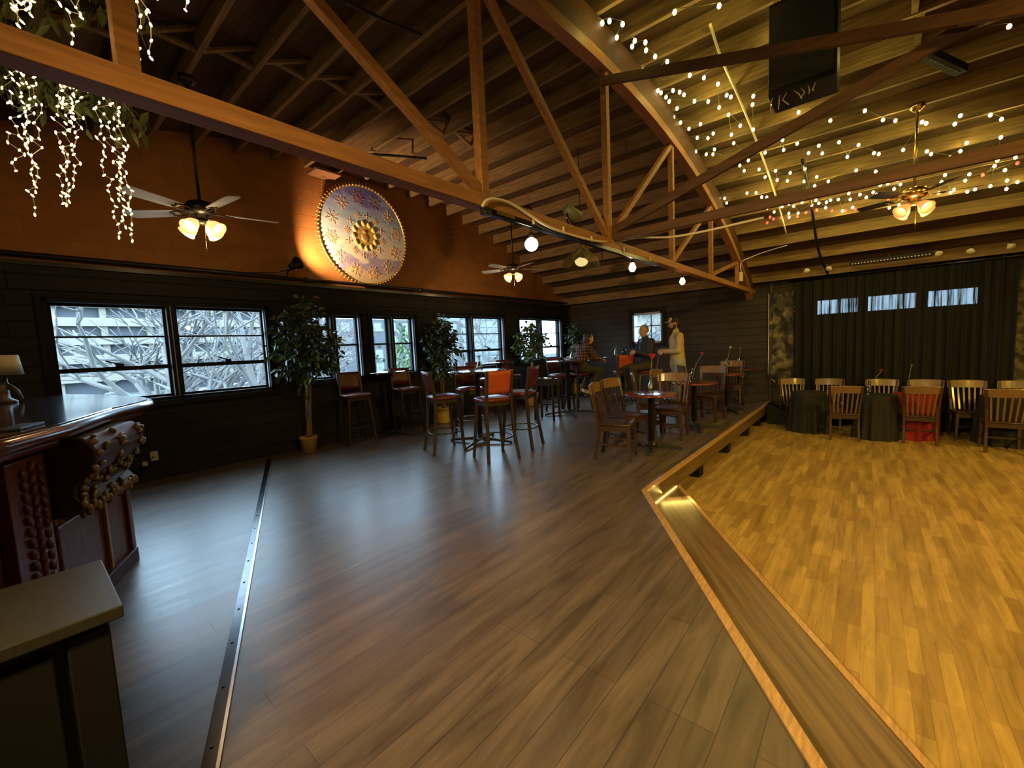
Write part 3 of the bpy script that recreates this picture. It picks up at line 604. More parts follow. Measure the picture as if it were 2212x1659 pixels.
# --- potted ficus trees
def leaf(m, p, d, l, w_, q):
    d = d.normalized(); u = Vector((q.uniform(-1, 1), q.uniform(-1, 1), q.uniform(.2, 1))); s_ = d.cross(u)
    if s_.length < 1e-3: s_ = d.orthogonal()
    s_.normalize(); n_ = s_.cross(d); a = p + d * l * .38; b = p + d * l * .72 - Vector((0, 0, l * .08)); e = p + d * l - Vector((0, 0, l * .18))
    m.add([p, a + s_ * w_ + n_ * w_ * .3, b + s_ * w_ * .8 + n_ * w_ * .2, e, b - s_ * w_ * .8 + n_ * w_ * .2, a - s_ * w_ + n_ * w_ * .3, a, b], [(0, 6, 1), (6, 7, 2, 1), (7, 3, 2), (0, 5, 6), (6, 5, 4, 7), (7, 4, 3)], 0, False)
def ficus(x, y, h, label, seed, crown, n, pot='taper', lean=(.06, .05), zc=None):
    q = random.Random(seed); t = thing('potted_ficus', label, 'potted tree', (x, y, 0), group='potted ficus trees')
    if pot == 'taper': MB().lathe([(0, 0), (.095, 0), (.125, .20), (.132, .205), (.132, .225), (.118, .225), (.115, .18), (0, .18)], seg=14).build('pot', 'yellow_pot', t)
    else:
        pr = [(0, 0), (.13, 0)]
        for k in range(10): pr += [(.133 + .004 * k, .012 + .026 * k), (.140 + .004 * k, .024 + .026 * k)]
        MB().lathe(pr + [(.182, .285), (.182, .30), (.165, .30), (.155, .25), (0, .25)], seg=22).build('pot', 'yellow_pot', t)
    MB().lathe([(0, .19 if pot == 'taper' else .26), (.11, .18 if pot == 'taper' else .25)], seg=14).build('soil', 'soil', t)
    zt_ = h * .42; tops = []
    for k in range(3):
        a = 2.1 * k + q.uniform(0, 1); pts = []
        for i in range(8): s_ = i / 7; tw = a + s_ * 2.6; rr = .028 * (1 - s_ * .3) + (.03 if k == 2 and i == 3 else 0); pts.append((rr * math.cos(tw) + lean[0] * s_, rr * math.sin(tw) + lean[1] * s_, .17 + (zt_ + .15 - .17) * s_))
        MB().tube(pts, [.024 - .008 * i / 7 for i in range(8)], 7).build('trunk', 'bark', t); tops.append(Vector(pts[-1]))
    br = MB(); lf = MB(); lt = MB(); cx, cy, cz = lean[0], lean[1], (h + zt_) / 2 + .06 if zc is None else zc; rx, ry, rz = crown
    nb = max(18, n // 16)
    for k in range(nb):
        while True:
            v = Vector((q.uniform(-1, 1), q.uniform(-1, 1), q.uniform(-1, 1)))
            if .15 < v.length < 1: break
        v *= .55 + .45 * (v.length ** .3); tip = Vector((cx + v.x * rx * (1.0 - .25 * max(0, v.z)), cy + v.y * ry * (1 - .25 * max(0, v.z)), cz + v.z * rz)); b0 = tops[k % 3] + Vector((0, 0, max(0, (tip.z - zt_) * .35)))
        mid = (b0 + tip) / 2 + Vector((0, 0, .06)); br.tube([b0, mid, tip], [.008, .005, .002], 5)
        dd = (tip - mid).normalized()
        for j in range(n // nb):
            p = mid + (tip - mid) * q.uniform(.1, 1.05) + Vector((q.gauss(0, .05), q.gauss(0, .05), q.gauss(0, .045)))
            p.x = max(p.x, XW - x + .05)
            d = Vector((q.gauss(0, .7), q.gauss(0, .7), q.uniform(-1.0, .15))) + dd * .5; d.x += .1
            l_ = q.uniform(.075, .125); leaf(lt if q.random() < .10 else lf, p, d, l_, l_ * .23, q)
    for vv in br.v: vv.x = max(vv.x, XW - x + .03)
    for mm in (lf, lt):
        for vv in mm.v: vv.x = max(vv.x, XW - x + .035)
    br.build('branches', 'bark', t); tag(lf.build('foliage', 'leaf', t), kind='stuff'); tag(lt.build('young_foliage', 'leaf_light', t), 'paler green young leaves', kind='stuff')
    return t
ficus(-6.41, 2.76, 2.14, 'potted ficus in a small yellow pot beside the wide window nearest the bar', 11, (.56, .56, .68), 1900, lean=(.08, .04), zc=1.62)
ficus(-6.40, 5.40, 2.18, 'potted ficus in a wide yellow basket pot behind the nearest high table', 12, (.38, .40, .64), 1350, 'basket', lean=(.02, .0), zc=1.52)
ficus(-6.22, 8.02, 2.12, 'potted ficus between the two far windows, behind the right hand stool', 13, (.46, .44, .52), 1000, 'basket', lean=(.02, .05), zc=1.58)
ficus(-6.32, 10.22, 2.2, 'potted ficus in the far corner behind the person in plaid', 14, (.28, .24, .60), 500, 'basket', lean=(.0, -.02), zc=1.55)
# ================================================================ bar, cabinet, fixtures
mat('bar_wood', (.15, .045, .020), .30, var=.35, scale=4, stretch=(14, 14, 2), coat=.35)
mat('bar_edge', (.12, .04, .018), .22, var=.45, scale=9, coat=.5)
mat('bar_top', (.035, .022, .016), .07, var=.3, scale=2, stretch=(3, 12, 1), coat=1.0)
mat('bar_dark', (.07, .035, .018), .5, var=.4, scale=8, bump=.3)
mat('shade_cream', (.62, .52, .33), .8)
mat('olive_board', (.026, .025, .018), .45, var=.2, scale=4, stretch=(2, 14, 1))
BZ = 1.14
bar = thing('bar_counter', 'carved red brown bar counter with a glossy rounded top under the wide window', 'bar counter', (-4.2, .1, 0))
top = [(-2.6, -.16), (-2.79, -.064), (-3.12, .127), (-3.5, .27), (-3.85, .40), (-4.12, .55), (-4.36, .66), (-4.62, .70), (-4.88, .69), (-5.57, .60), (-6.61, .33), (-6.61, -.8), (-3.0, -.8)]
part(bar, MB().prism(top, BZ - .035, BZ), 'countertop', 'bar_top', .006)
rim = [(x, y, BZ - .045) for x, y in top[:11]]
part(bar, MB().tube(rim, .038, 12), 'edge_moulding', 'bar_edge')
part(bar, MB().tube([(x - .02, y - .05, BZ - .095) for x, y, z in rim], .026, 10), 'under_moulding', 'bar_wood')
body = [(-2.46, -.34), (-4.08, .44), (-4.34, .49), (-5.4, .42), (-6.6, .15), (-6.6, -.7), (-2.9, -.7)]
part(bar, MB().prism(body, 0, BZ - .05), 'body', 'bar_wood', .01)
F0, F1 = Vector((-4.08, .44, 0)), Vector((-3.1, -.03, 0)); FD = (F1 - F0).normalized(); FN = Vector((-FD.y, FD.x, 0)); FN = FN if FN.x > 0 else -FN
def onface(px, py, off=0):
    v = ray(px, py); k = (F0 + FN * off - CAM).dot(FN) / v.dot(FN); return CAM + v * k
def fbox(pa, pb, th, name, m_, bev=.006):
    a, b = onface(*pa), onface(*pb); ua, ub = (a - F0).dot(FD), (b - F0).dot(FD); c = F0 + FD * (ua + ub) / 2; c.z = (a.z + b.z) / 2
    part(bar, MB().box(c + FN * th / 2, (abs(ub - ua), th, abs(a.z - b.z)), rz=math.atan2(FD.y, FD.x)), name, m_, bev)
def fbar(u0, u1, z0, z1, th, name, m_, bev=.005):
    c = F0 + FD * (u0 + u1) / 2; c.z = (z0 + z1) / 2
    part(bar, MB().box(c + FN * th / 2, (abs(u1 - u0), th, abs(z1 - z0)), rz=math.atan2(FD.y, FD.x)), name, m_, bev)
fbar(.0, .055, 0, 1.0, .02, 'corner_stile', 'bar_wood'); fbar(.345, .375, .10, .62, .02, 'gilt_bead', 'oak_trim', .004)
fbar(.52, .90, .0, .58, .022, 'raised_panel', 'bar_wood', .012); fbar(0, 1.05, 0, .09, .03, 'plinth', 'bar_dark')
uc = 1.16
fbar(uc - .17, uc + .12, 0, 1.0, .05, 'carved_pilaster', 'bar_wood')
m = MB()
for col in range(3):
    for k in range(17):
        c = F0 + FD * (uc - .11 + .05 * col * 1.3) + FN * .055; c.z = .05 + .055 * k + .027 * (col % 2)
        m.ball(c, (.017, .016, .030), 8, M=Matrix.Rotation(math.atan2(FD.y, FD.x), 3, 'Z') @ Matrix.Rotation(.5 * (-1) ** col, 3, 'Y'))
part(bar, m, 'carved_scales', 'bar_wood')
# corbel under the counter: scrolled bracket with gilded acanthus leaves
m = MB(); RF = Matrix.Rotation(math.atan2(FD.y, FD.x), 3, 'Z')
def fp(u, z, off): p = F0 + FD * u + FN * off; p.z = z; return p
prof = [(.0, 1.05), (.19, 1.05), (.235, .99), (.24, .93), (.20, .86), (.14, .80), (.13, .74), (.165, .69), (.15, .645), (.06, .63), (.0, .62)]
u0, u1 = .30, .96; n = len(prof)
vs = [fp(u, z, o_) for u in (u0, u1) for o_, z in prof]
m.add(vs, [tuple(range(n)), tuple(range(2 * n - 1, n - 1, -1))] + [(i, (i + 1) % n, n + (i + 1) % n, n + i) for i in range(n)])
part(bar, m, 'corbel', 'bar_dark', .012)
q = random.Random(5); m = MB()
for k in range(70):
    s_ = q.random(); i = 1 + s_ * 8.5; a = int(i); f = i - a; o_ = prof[a][0] * (1 - f) + prof[min(a + 1, 10)][0] * f; z = prof[a][1] * (1 - f) + prof[min(a + 1, 10)][1] * f
    u = u0 + (u1 - u0) * (q.choice((.02, .95, .1, .85, .5)) if a < 6 else q.random()) + q.uniform(-.02, .02)
    m.ball(fp(u, z, o_ + .006), (.034 * q.uniform(.6, 1.4), .016, .018 * q.uniform(.7, 1.5)), 8, M=RF @ Matrix.Rotation(q.uniform(-1.2, 1.2), 3, 'Y'))
for k in range(14):
    u = u0 + .02 + .60 * k / 13; m.ball(fp(u, .66 + .012 * math.sin(k * 2.2), .165), (.02, .02, .034), 8); m.ball(fp(u, .80 + .02 * math.cos(k * 1.7), .15), (.028, .018, .018), 8, M=RF)
part(bar, m, 'gilded_leaves', 'gold_dark')
p = onz(30, 926, BZ); o = MB().box((0, 0, .006), (.22, .09, .012), rz=-.4).build('bar_mat', 'olive_board', loc=(0, 0, 0), bevel=.003); o.location = (p.x + .02, p.y + .02, BZ + .001); tag(o, 'thin flat mat lying on the bar top near the left picture edge', 'mat')
# table lamp and carved figure at the left picture edge
p = at(6, 788, 3.6); lt = thing('table_lamp', 'small table lamp with a cream drum shade standing on the bar', 'lamp', (p.x, p.y, BZ))
MB().lathe([(.0, 0), (.055, 0), (.06, .015), (.02, .04), (.014, .10), (.03, .14), (.014, .18), (.008, p.z - BZ)], seg=16).build('base', 'black_iron', lt)
z = p.z - BZ; MB().lathe([(.115, z - .09), (.095, z + .08), (.092, z + .08), (.112, z - .09), (.115, z - .09)], seg=28).build('shade', 'shade_cream', lt)
p = onz(2, 872, BZ); fg = thing('carved_figure', 'dark carved wooden figure standing on the bar before the lamp', 'figurine', (p.x, p.y, BZ))
m = MB(); m.lathe([(0, 0), (.085, 0), (.08, .03), (.055, .05), (.06, .09), (.05, .15), (.032, .19), (0, .2)], seg=14); m.ball((.01, .0, .225), (.032, .036, .042), 12); m.tube([(.0, .055, .15), (.03, .10, .10), (.05, .12, .03)], [.02, .016, .012], 8); m.build('carving', 'bar_dark', fg)
tag(MB().ball((0, .02, .27), (.038, .04, .02), 10).build('cap', 'bar_dark', fg))
# dark cabinet with an olive top in the left corner
cb = thing('cabinet', 'low dark cabinet with an olive board on top at the bottom left, before the bar', 'cabinet', (-1.8, -.3, 0))
part(cb, MB().span((-2.03, -.75, .715), (-1.585, .135, .75)), 'top_board', 'olive_board', .004)
part(cb, MB().span((-2.0, -.73, 0), (-1.625, .105, .715)), 'carcass', 'black_paint', .004)
part(cb, MB().span((-1.625, -.70, .06), (-1.607, -.005, .67)), 'door', 'frame_black', .004)
part(cb, MB().span((-1.625, .02, .02), (-1.603, .105, .70)), 'corner_post', 'frame_black', .004)
# wall socket with plugs by the bar
p = onx(333, 985, XW); so = thing('wall_socket', 'pale wall socket with two plugs low on the dark wall beside the bar', 'socket', (XW, p.y, p.z))
MB().box((.006, 0, 0), (.012, .075, .115)).build('plate', 'ivory', so, bevel=.003)
q1 = onx(313, 1002, XW + .04) - so.location; q2 = onx(283, 1037, XW + .06) - so.location
MB().box(q1, (.04, .05, .05)).build('plug', 'ivory', so, bevel=.006); MB().tube([(.012, 0, 0), tuple(q1), tuple(q2)], .006, 6).build('cord', 'black_paint', so)
MB().box(q2, (.03, .03, .05)).build('plug', 'ivory', so, bevel=.006)
p = ony(1718, 667, YB); sw = thing('light_switch', 'pale switch plate on the wall between stone panel and black curtain', 'switch', (p.x, YB - .02, p.z))
MB().box((0, 0, 0), (.085, .014, .125)).build('plate', 'ivory', sw, bevel=.003); MB().lathe([(0, 0), (.02, 0), (.018, .014), (0, .014)], (0, -.007, 0), 12, M=Matrix.Rotation(PI / 2, 3, 'X')).build('knob', 'black_paint', sw)

# ---------------------------------------------------------------- painted disc with its spotlight
def painting():
    m = bpy.data.materials.new('sky_painting'); m.use_nodes = True; nt = m.node_tree; b = nt.nodes['Principled BSDF']; L = nt.links.new
    tc = node(nt, 'ShaderNodeTexCoord'); sp = node(nt, 'ShaderNodeSeparateXYZ'); L(tc.outputs['Object'], sp.inputs[0])
    mp = node(nt, 'ShaderNodeMapping'); mp.inputs['Scale'].default_value = (1.1, 2.6, 1); mp.inputs['Rotation'].default_value = (0, 0, -.35); L(tc.outputs['Object'], mp.inputs[0])
    nz = node(nt, 'ShaderNodeTexNoise'); nz.inputs['Scale'].default_value = 2.6; nz.inputs['Detail'].default_value = 7; nz.inputs['Distortion'].default_value = .5; L(mp.outputs[0], nz.inputs[0])
    ad = node(nt, 'ShaderNodeMath', operation='MULTIPLY_ADD'); ad.inputs[1].default_value = .95; L(nz.outputs[0], ad.inputs[0]); L(sp.outputs['Y'], ad.inputs[2])
    mr = node(nt, 'ShaderNodeMapRange'); mr.inputs['From Min'].default_value = -.30; mr.inputs['From Max'].default_value = 1.25; L(ad.outputs[0], mr.inputs[0])
    r = node(nt, 'ShaderNodeValToRGB'); cr = r.color_ramp; cr.elements[0].position = 0; cr.elements[0].color = (.66, .55, .34, 1); cr.elements[1].position = 1; cr.elements[1].color = (.10, .10, .42, 1)
    for pos, c in ((.10, (.62, .50, .32)), (.17, (.33, .28, .50)), (.24, (.40, .38, .56)), (.32, (.78, .72, .58)), (.5, (.62, .68, .74)), (.68, (.34, .48, .64)), (.8, (.30, .36, .66)), (.9, (.16, .17, .50))):
        e = cr.elements.new(pos); e.color = (*c, 1)
    L(mr.outputs[0], r.inputs[0]); L(r.outputs[0], b.inputs['Base Color']); b.inputs['Roughness'].default_value = .55; MATS['sky_painting'] = m
painting(); mat('star_line', (.85, .55, .36), .5); mat('star_dark', (.36, .20, .30), .5); mat('medal', (.72, .42, .06), .5, var=.35, scale=22, col2=(.35, .33, .08)); mat('cream_paint', (.80, .70, .42), .5)
DR = .80
dc = thing('painted_disc', 'large round painted sky panel with star ornaments and gold rim on the orange wall', 'round painting', (-6.56, 4.06, 3.41))
dc.matrix_world = Matrix.Translation((-6.56, 4.06, 3.41)) @ Matrix(((0, 0, 1, 0), (1, 0, 0, 0), (0, 1, 0, 0), (0, 0, 0, 1))) @ Matrix.Rotation(.03, 4, 'X')
MB().lathe([(0, -.02), (DR, -.02), (DR, .0), (0, .0)], seg=72, smooth=False).build('panel', 'sky_painting', dc)
m = MB(); m.tube([(DR * math.cos(a), DR * math.sin(a), 0) for a in [2 * PI * k / 72 for k in range(72)]], .018, 8, closed=True)
for k in range(84):
    a = 2 * PI * k / 84; m.ball((DR * 1.01 * math.cos(a), DR * 1.01 * math.sin(a), .012), (.021, .021, .018), 8)
    m.ball((DR * 1.045 * math.cos(a), DR * 1.045 * math.sin(a), 0), (.030, .013, .012), 6, M=Matrix.Rotation(a, 3, 'Z'))
m.build('beaded_rim', 'gold', dc)
def star(x, y, r, n, style, name, mt):
    m = MB()
    for k in range(n):
        a = 2 * PI * k / n + (.2 * style if style > 1 else 0); c, s_ = math.cos(a), math.sin(a); R_ = r * (1 if k % 2 == 0 else .78)
        m.bar((x + .14 * r * c, y + .14 * r * s_, .003), (x + R_ * c, y + R_ * s_, .003), .0045, .003)
        for fr, w_ in ((.55, .26), (.8, .2)):
            px, py_ = x + R_ * fr * c, y + R_ * fr * s_
            for sg in (-1, 1): m.bar((px, py_, .003), (px + r * w_ * math.cos(a + sg * .8), py_ + r * w_ * math.sin(a + sg * .8), .003), .0032, .003)
        if style != 1: m.ball((x + R_ * c, y + R_ * s_, .003), (.008, .008, .003), 6)
    m.lathe([(r * .10, .0), (r * .10, .006), (0, .006)], (x, y, 0), 10)
    return m.build(name, mt, dc)
for k in range(12):
    a = 2 * PI * (k + .35) / 12; star(.61 * math.cos(a), .61 * math.sin(a), .115, 8 if k % 3 else 12, k % 3, 'outer_star', 'star_dark' if k in (2, 3) else 'star_line')
    star(.33 * math.cos(a + .2), .33 * math.sin(a + .2), .062, 8 if k % 2 else 4, 1, 'inner_star', 'star_line')
MB().lathe([(0, 0), (.19, 0), (.19, .004), (0, .004)], seg=40, smooth=False).build('centre_field', 'medal', dc)
m = MB(); m2 = MB()
for k in range(12):
    a = 2 * PI * k / 12 + .1; c = (.205 * math.cos(a), .205 * math.sin(a), .004); m.lathe([(0, 0), (.047, 0), (.047, .004), (0, .004)], c, 18); m2.lathe([(0, 0), (.034, 0), (.034, .007), (0, .007)], c, 16)
m.build('roundel_ring', 'cream_paint', dc); m2.build('roundels', 'medal', dc)
m = MB(); m.lathe([(0, .004), (.085, .004), (.05, .011), (0, .011)], (0, -.03, 0), 7); m.lathe([(0, .004), (.05, .004), (.03, .012), (0, .012)], (0, .06, 0), 6); m.build('centre_ornament', 'oak_trim', dc)
m = MB()
for k in range(26): z = .58 + .022 * k; m.tube([(-.70 + .007 * math.cos(a), z + .014 * math.sin(a), .0 + (.006 * math.cos(a) if k % 2 else 0)) for a in [PI / 3 * j for j in range(6)]], .0028, 5, closed=True)
m.build('chain', 'brass', dc); MB().bar((-.74, .98, -.05), (.45, .93, -.05), .03, .03).build('hanging_batten', 'stool_wood', dc)
sl = thing('spotlight', 'black clamp spotlight on the pipe shining on the round painting', 'spotlight', (XW + .12, 2.72, 2.61))
SP = Vector((XW + .34, 2.74, 2.74)); aim = (Vector((-6.62, 3.9, 3.40)) - SP).normalized(); so_ = SP - sl.location; MR = aim.to_track_quat('Z', 'Y').to_matrix()
MB().lathe([(0, -.09), (.035, -.085), (.045, -.03), (.085, .05), (.092, .07), (.086, .07), (.04, -.02), (0, -.03)], so_, 20, M=MR).build('reflector', 'black_iron', sl)
MB().tube([(0, 0, 0), (.02, 0, .07), (.2, .03, .08), so_ - aim * .07], .013, 8).build('clamp', 'black_iron', sl); MB().tube([(.1, 0, .08), (0, -.15, .03), (-.03, -.5, 0)], .006, 6).build('cord', 'black_paint', sl)
mat('lamp_face', (1, .9, .6), .4, emit=(1, .78, .45), es=8); MB().lathe([(0, .02), (.055, .02), (.0, .035)], so_, 14, M=MR).build('lamp', 'lamp_face', sl)
lamp('SPOT', SP + aim * .09, 300, (1, .60, .32), .03, aim=(-6.36, 4.05, 3.52), spot=112, blend=.8)
mat('wood_batten', (.20, .10, .05), .6)
p = onx(697, 372, XW + .2); o = MB().box((0, 0, 0), (.30, .40, .035)).build('hanging_tray', 'wood_batten', loc=(0, 0, 0), bevel=.004); o.location = (XW + .15, p.y + .05, p.z); tag(o, 'small perforated wooden tray fixed high on the wall left of the round painting', 'tray')

# ---------------------------------------------------------------- ceiling fans
mat('fan_blade', (.46, .47, .49), .38); mat('fan_bronze', (.03, .026, .02), .35, metal=.5)
mat('shade_glow', (.9, .75, .45), .4, emit=(1, .60, .20), es=1.3); mat('shade_glow_dim', (.85, .5, .2), .35, emit=(1, .45, .12), es=.55); mat('hot_bulb', (1, 1, 1), .4, emit=(1, .82, .48), es=9)
def fan(loc, ang, label, metal_, blade_, shade_, R=.66, spread=.0):
    t = thing('ceiling_fan', label, 'ceiling fan', loc, ang, 'ceiling fans'); h = zroof(loc[1]) - loc[2]
    MB().tube([(0, 0, .06), (0, 0, h)], .014, 10).build('rod', metal_, t); MB().lathe([(0, h), (.075, h), (.07, h - .035), (.03, h - .07), (0, h - .07)], seg=20).build('canopy', metal_, t)
    MB().lathe([(0, .075), (.05, .075), (.10, .055), (.125, .02), (.12, -.03), (.09, -.05), (.055, -.06), (.055, -.09), (0, -.09)], seg=28).build('motor', metal_, t)
    for k in range(5):
        a = 2 * PI * k / 5; c, s_ = math.cos(a), math.sin(a); B = Matrix.Rotation(a, 3, 'Z') @ Matrix.Rotation(.21, 3, 'X')
        m = MB(); ol = [(.20, -.045), (.26, -.058), (.56, -.068), (R - .03, -.066), (R, -.045), (R, .045), (R - .03, .066), (.56, .068), (.26, .058), (.20, .045)]; n = len(ol)
        vs = [B @ Vector((x, y, z)) for z in (-.033, -.026) for x, y in ol]; m.add(vs, [tuple(range(n - 1, -1, -1)), tuple(range(n, 2 * n))] + [(i, (i + 1) % n, n + (i + 1) % n, n + i) for i in range(n)])
        b = m.build('blade', blade_, t)
        m = MB()
        for sg in (-1, 1): m.tube([B @ Vector(v) for v in ((.10, sg * .012, -.035), (.15, sg * .035, -.036), (.21, sg * .04, -.037), (.26, sg * .022, -.037), (.235, 0, -.037))], .006, 6)
        m.build('blade_iron', metal_, b)
    MB().lathe([(0, -.09), (.05, -.09), (.06, -.115), (.04, -.14), (0, -.145)], seg=20).build('light_kit', metal_, t)
    for k in range(4):
        a = PI / 2 * k + .5; d = Vector((math.cos(a) * .78, math.sin(a) * .78, -.62)).normalized(); M_ = d.to_track_quat('Z', 'Y').to_matrix(); b0 = Vector((math.cos(a) * .05, math.sin(a) * .05, -.115))
        m = MB(); m.lathe([(.022, .02), (.03, .035), (.052, .07), (.060, .10), (.063, .125), (.075, .15), (.072, .15), (.058, .12), (.048, .07), (.026, .04)], b0, 18, M=M_); s0_ = m.build('shade', shade_, t)
        MB().ball(b0 + d * .085, (.024, .024, .03), 10, M=M_).build('bulb', 'hot_bulb', s0_)
    MB().tube([(.02, .01, -.14), (.02, .012, -.40)], .0015, 5).build('pull_chain', 'brass', t)
    return t
f1 = fan(tuple(at(433, 452, 4.0)), math.radians(7), 'grey bladed ceiling fan with four lit shades hanging left of the round painting', 'fan_bronze', 'fan_blade', 'shade_glow')
f2 = fan(tuple(at(1108, 578, 8.2)), math.radians(54), 'far ceiling fan with amber lit shades beside the first hanging bulb', 'fan_bronze', 'fan_blade', 'shade_glow')
f3 = fan(tuple(at(1975, 418, 4.9)), math.radians(12), 'brass ceiling fan among the fairy lights over the dance floor', 'brass', 'olive_board', 'shade_glow_dim', .55)
for f, pw in ((f1, 14), (f2, 12), (f3, 10)): lamp('POINT', Vector(f.location) + Vector((0, 0, -.33)), pw, INC, .08)

# ---------------------------------------------------------------- hanging bulbs, lamps, cables on the truss
mat('bulb_white', (1, 1, 1), .4, emit=(1, .90, .60), es=22); mat('bulb_pink', (1, 1, 1), .4, emit=(1, .72, .48), es=14); mat('bulb_amber', (1, 1, 1), .4, emit=(1, .46, .16), es=10)
for (px, py_), r, mt, lab, pw, col in (((1148, 528), .050, 'bulb_white', 'large round white glowing bulb hanging from the truss, nearest of three', 20, (1, .72, .36)), ((1366, 578), .040, 'bulb_pink', 'pinkish glowing pear bulb hanging from the truss, middle of three', 9, (1, .55, .30)), ((1474, 608), .040, 'bulb_amber', 'orange glowing pear bulb hanging from the truss, farthest of three', 8, (1, .45, .16))):
    p = onx(px, py_, TX); t = thing('hanging_bulb', lab, 'light bulb', p, group='bulbs hanging from the truss'); dz = 2.325 - p.z
    if r > .045: MB().ball((0, 0, 0), r, 20).build('bulb', mt, t)
    else: MB().lathe([(0, -r * 1.15), (r * .5, -r), (r * .85, -r * .5), (r * .95, 0), (r * .7, r * .7), (r * .42, r * 1.3), (0, r * 1.35)], seg=18).build('bulb', mt, t)
    MB().lathe([(0, r * 1.7), (.017, r * 1.7), (.019, r * .9), (0, r * .9)], seg=14).build('socket', 'black_paint', t); MB().tube([(0, 0, r * 1.6), (0, 0, dz)], .003, 6).build('cord', 'black_paint', t)
    lamp('POINT', p, pw, col, r * .8)
p = onx(1226, 468, TX - .02); t = thing('can_light', 'small greenish can light clamped on top of the truss bottom beam', 'lamp', (TX, p.y, 2.405)); mat('can_green', (.10, .115, .065), .5)
MR = Vector((.25, .7, -.5)).normalized().to_track_quat('Z', 'Y').to_matrix(); MB().lathe([(0, -.05), (.035, -.045), (.05, 0), (.065, .09), (.06, .09), (.04, 0), (0, -.02)], (.0, 0, .13), 18, M=MR).build('can', 'can_green', t); MB().tube([(0, 0, 0), (0, -.05, .06), (0, -.02, .15)], .008, 6).build('bracket', 'steel', t)
p = at(1256, 560, 6.2); t = thing('wrapped_pendant', 'yellowish pendant lamp with a crumpled brown paper shade behind the truss', 'lamp', p); mat('kraft', (.22, .16, .08), .8, var=.3, scale=20, bump=.5); mat('pendant_glow', (.8, .7, .3), .4, emit=(1, .82, .30), es=.8)
m = MB(); q = random.Random(8); n = 22; vs = [(0, .02, .17)]
for i in range(5):
    for k in range(n): a = 2 * PI * k / n; rr = (.06 + .055 * i) * (1 + .22 * math.sin(k * 1.9 + i) * q.uniform(.3, 1)); vs.append((rr * math.cos(a), rr * math.sin(a), .16 - .055 * i - .03 * (i > 2) * math.sin(k * 1.3) - (.12 if (i == 4 and k in (2, 3, 4)) else 0)))
m.add(vs, [(0, 1 + k, 1 + (k + 1) % n) for k in range(n)] + [(1 + i * n + k, 1 + (i + 1) * n + k, 1 + (i + 1) * n + (k + 1) % n, 1 + i * n + (k + 1) % n) for i in range(4) for k in range(n)]); m.build('paper_shade', 'kraft', t)
MB().ball((0, 0, -.02), (.10, .10, .085), 18).build('globe', 'pendant_glow', t); MB().tube([(0, 0, .16), (0, 0, zroof(p.y) - p.z)], .005, 6).build('cord', 'black_paint', t)
t = thing('light_track', 'pale metal lighting track with hooks fixed under the truss bottom beam', 'lighting track', (TX + .03, 2.05, 2.30))
part(t, MB().span((TX + .015, 2.05, 2.285), (TX + .055, 4.95, 2.325)), 'rail', 'steel', .003); part(t, MB().span((TX + .01, 2.04, 2.28), (TX + .06, 2.10, 2.325)), 'end_feed', 'black_iron', .004); part(t, MB().span((TX + .052, 2.16, 2.30), (TX + .058, 2.34, 2.322)), 'tube_end', 'brass')
for y in (2.55, 2.95, 3.4, 4.05, 4.7): part(t, MB().box((TX + .06, y, 2.335), (.012, .012, .055)), 'hook', 'ivory')
def cable(pts, r, m_, lab, name='cable', cat='cable'):
    # smooth through the points
    out = []; P = [Vector(p) for p in pts]
    for i in range(len(P) - 1):
        a, b, c, d = P[max(0, i - 1)], P[i], P[i + 1], P[min(len(P) - 1, i + 2)]
        for k in range(5): u = k / 5; out.append(.5 * ((2 * b) + (c - a) * u + (2 * a - 5 * b + 4 * c - d) * u * u + (3 * b - a - 3 * c + d) * u ** 3))
    out.append(P[-1]); o = MB().tube([p - P[0] for p in out], r, 7).build(name, m_); o.location = P[0]; return tag(o, lab, cat)
x_ = TX + .075
cable([onx(px, py_, x_) for px, py_ in ((1042, 446), (1050, 434), (1068, 430), (1100, 438), (1140, 462), (1180, 487), (1230, 506), (1290, 521))] + [ony(px, py_, 3.95) for px, py_ in ((1330, 521), (1365, 515), (1390, 513), (1450, 512), (1520, 500), (1590, 484), (1650, 470))], .010, 'ivory', 'thick pale cable looping along the truss beam and off to the right')
cable([onx(1601, 590, TX + .06), onx(1600, 572, TX + .06), onx(1607, 562, TX + .06), ony(1650, 545, 9.4), ony(1700, 530, 9.2)], .010, 'ivory', 'short pale cable rising from the junction box at the far end of the truss')
p = onx(1601, 598, TX + .06); tag(MB().box((0, 0, 0), (.05, .10, .17)).build('junction_box', 'ivory', loc=(0, 0, 0), bevel=.006), 'small pale junction box on the far end of the truss', 'junction box').location = p
cable([onroof(1534, 52, .03), onroof(1560, 130, .03), onroof(1600, 220, .03), onroof(1640, 320, .03), onroof(1672, 410, .03), onroof(1700, 510, .03)], .013, 'ivory', 'pale conduit crossing the joists over the dance floor', 'conduit', 'conduit')
cable([onroof(1733, 345, .04), onroof(1752, 440, .04), onroof(1768, 540, .04), (-.62, 10.38, 2.5)], .022, 'black_iron', 'black pipe running down the joists to the curtain', 'conduit', 'conduit')
cable([onroof(745, 2, .06), onroof(790, 25, .06), onroof(850, 52, .06), onroof(912, 76, .06)], .014, 'black_iron', 'thin black pipe hung under the joists above the truss diagonal', 'conduit', 'conduit')
cable([onroof(795, 333, .05), onroof(850, 336, .05), onroof(922, 342, .05)], .018, 'black_iron', 'short black pipe under the joists above the round painting', 'conduit', 'conduit')
cable([onroof(1220, 5, .02), onroof(1290, 75, .02), onroof(1370, 165, .02), onroof(1430, 240, .02), onroof(1500, 340, .02)], .008, 'ivory', 'pale wire pair running along the arched top of the truss', 'wire', 'cable')
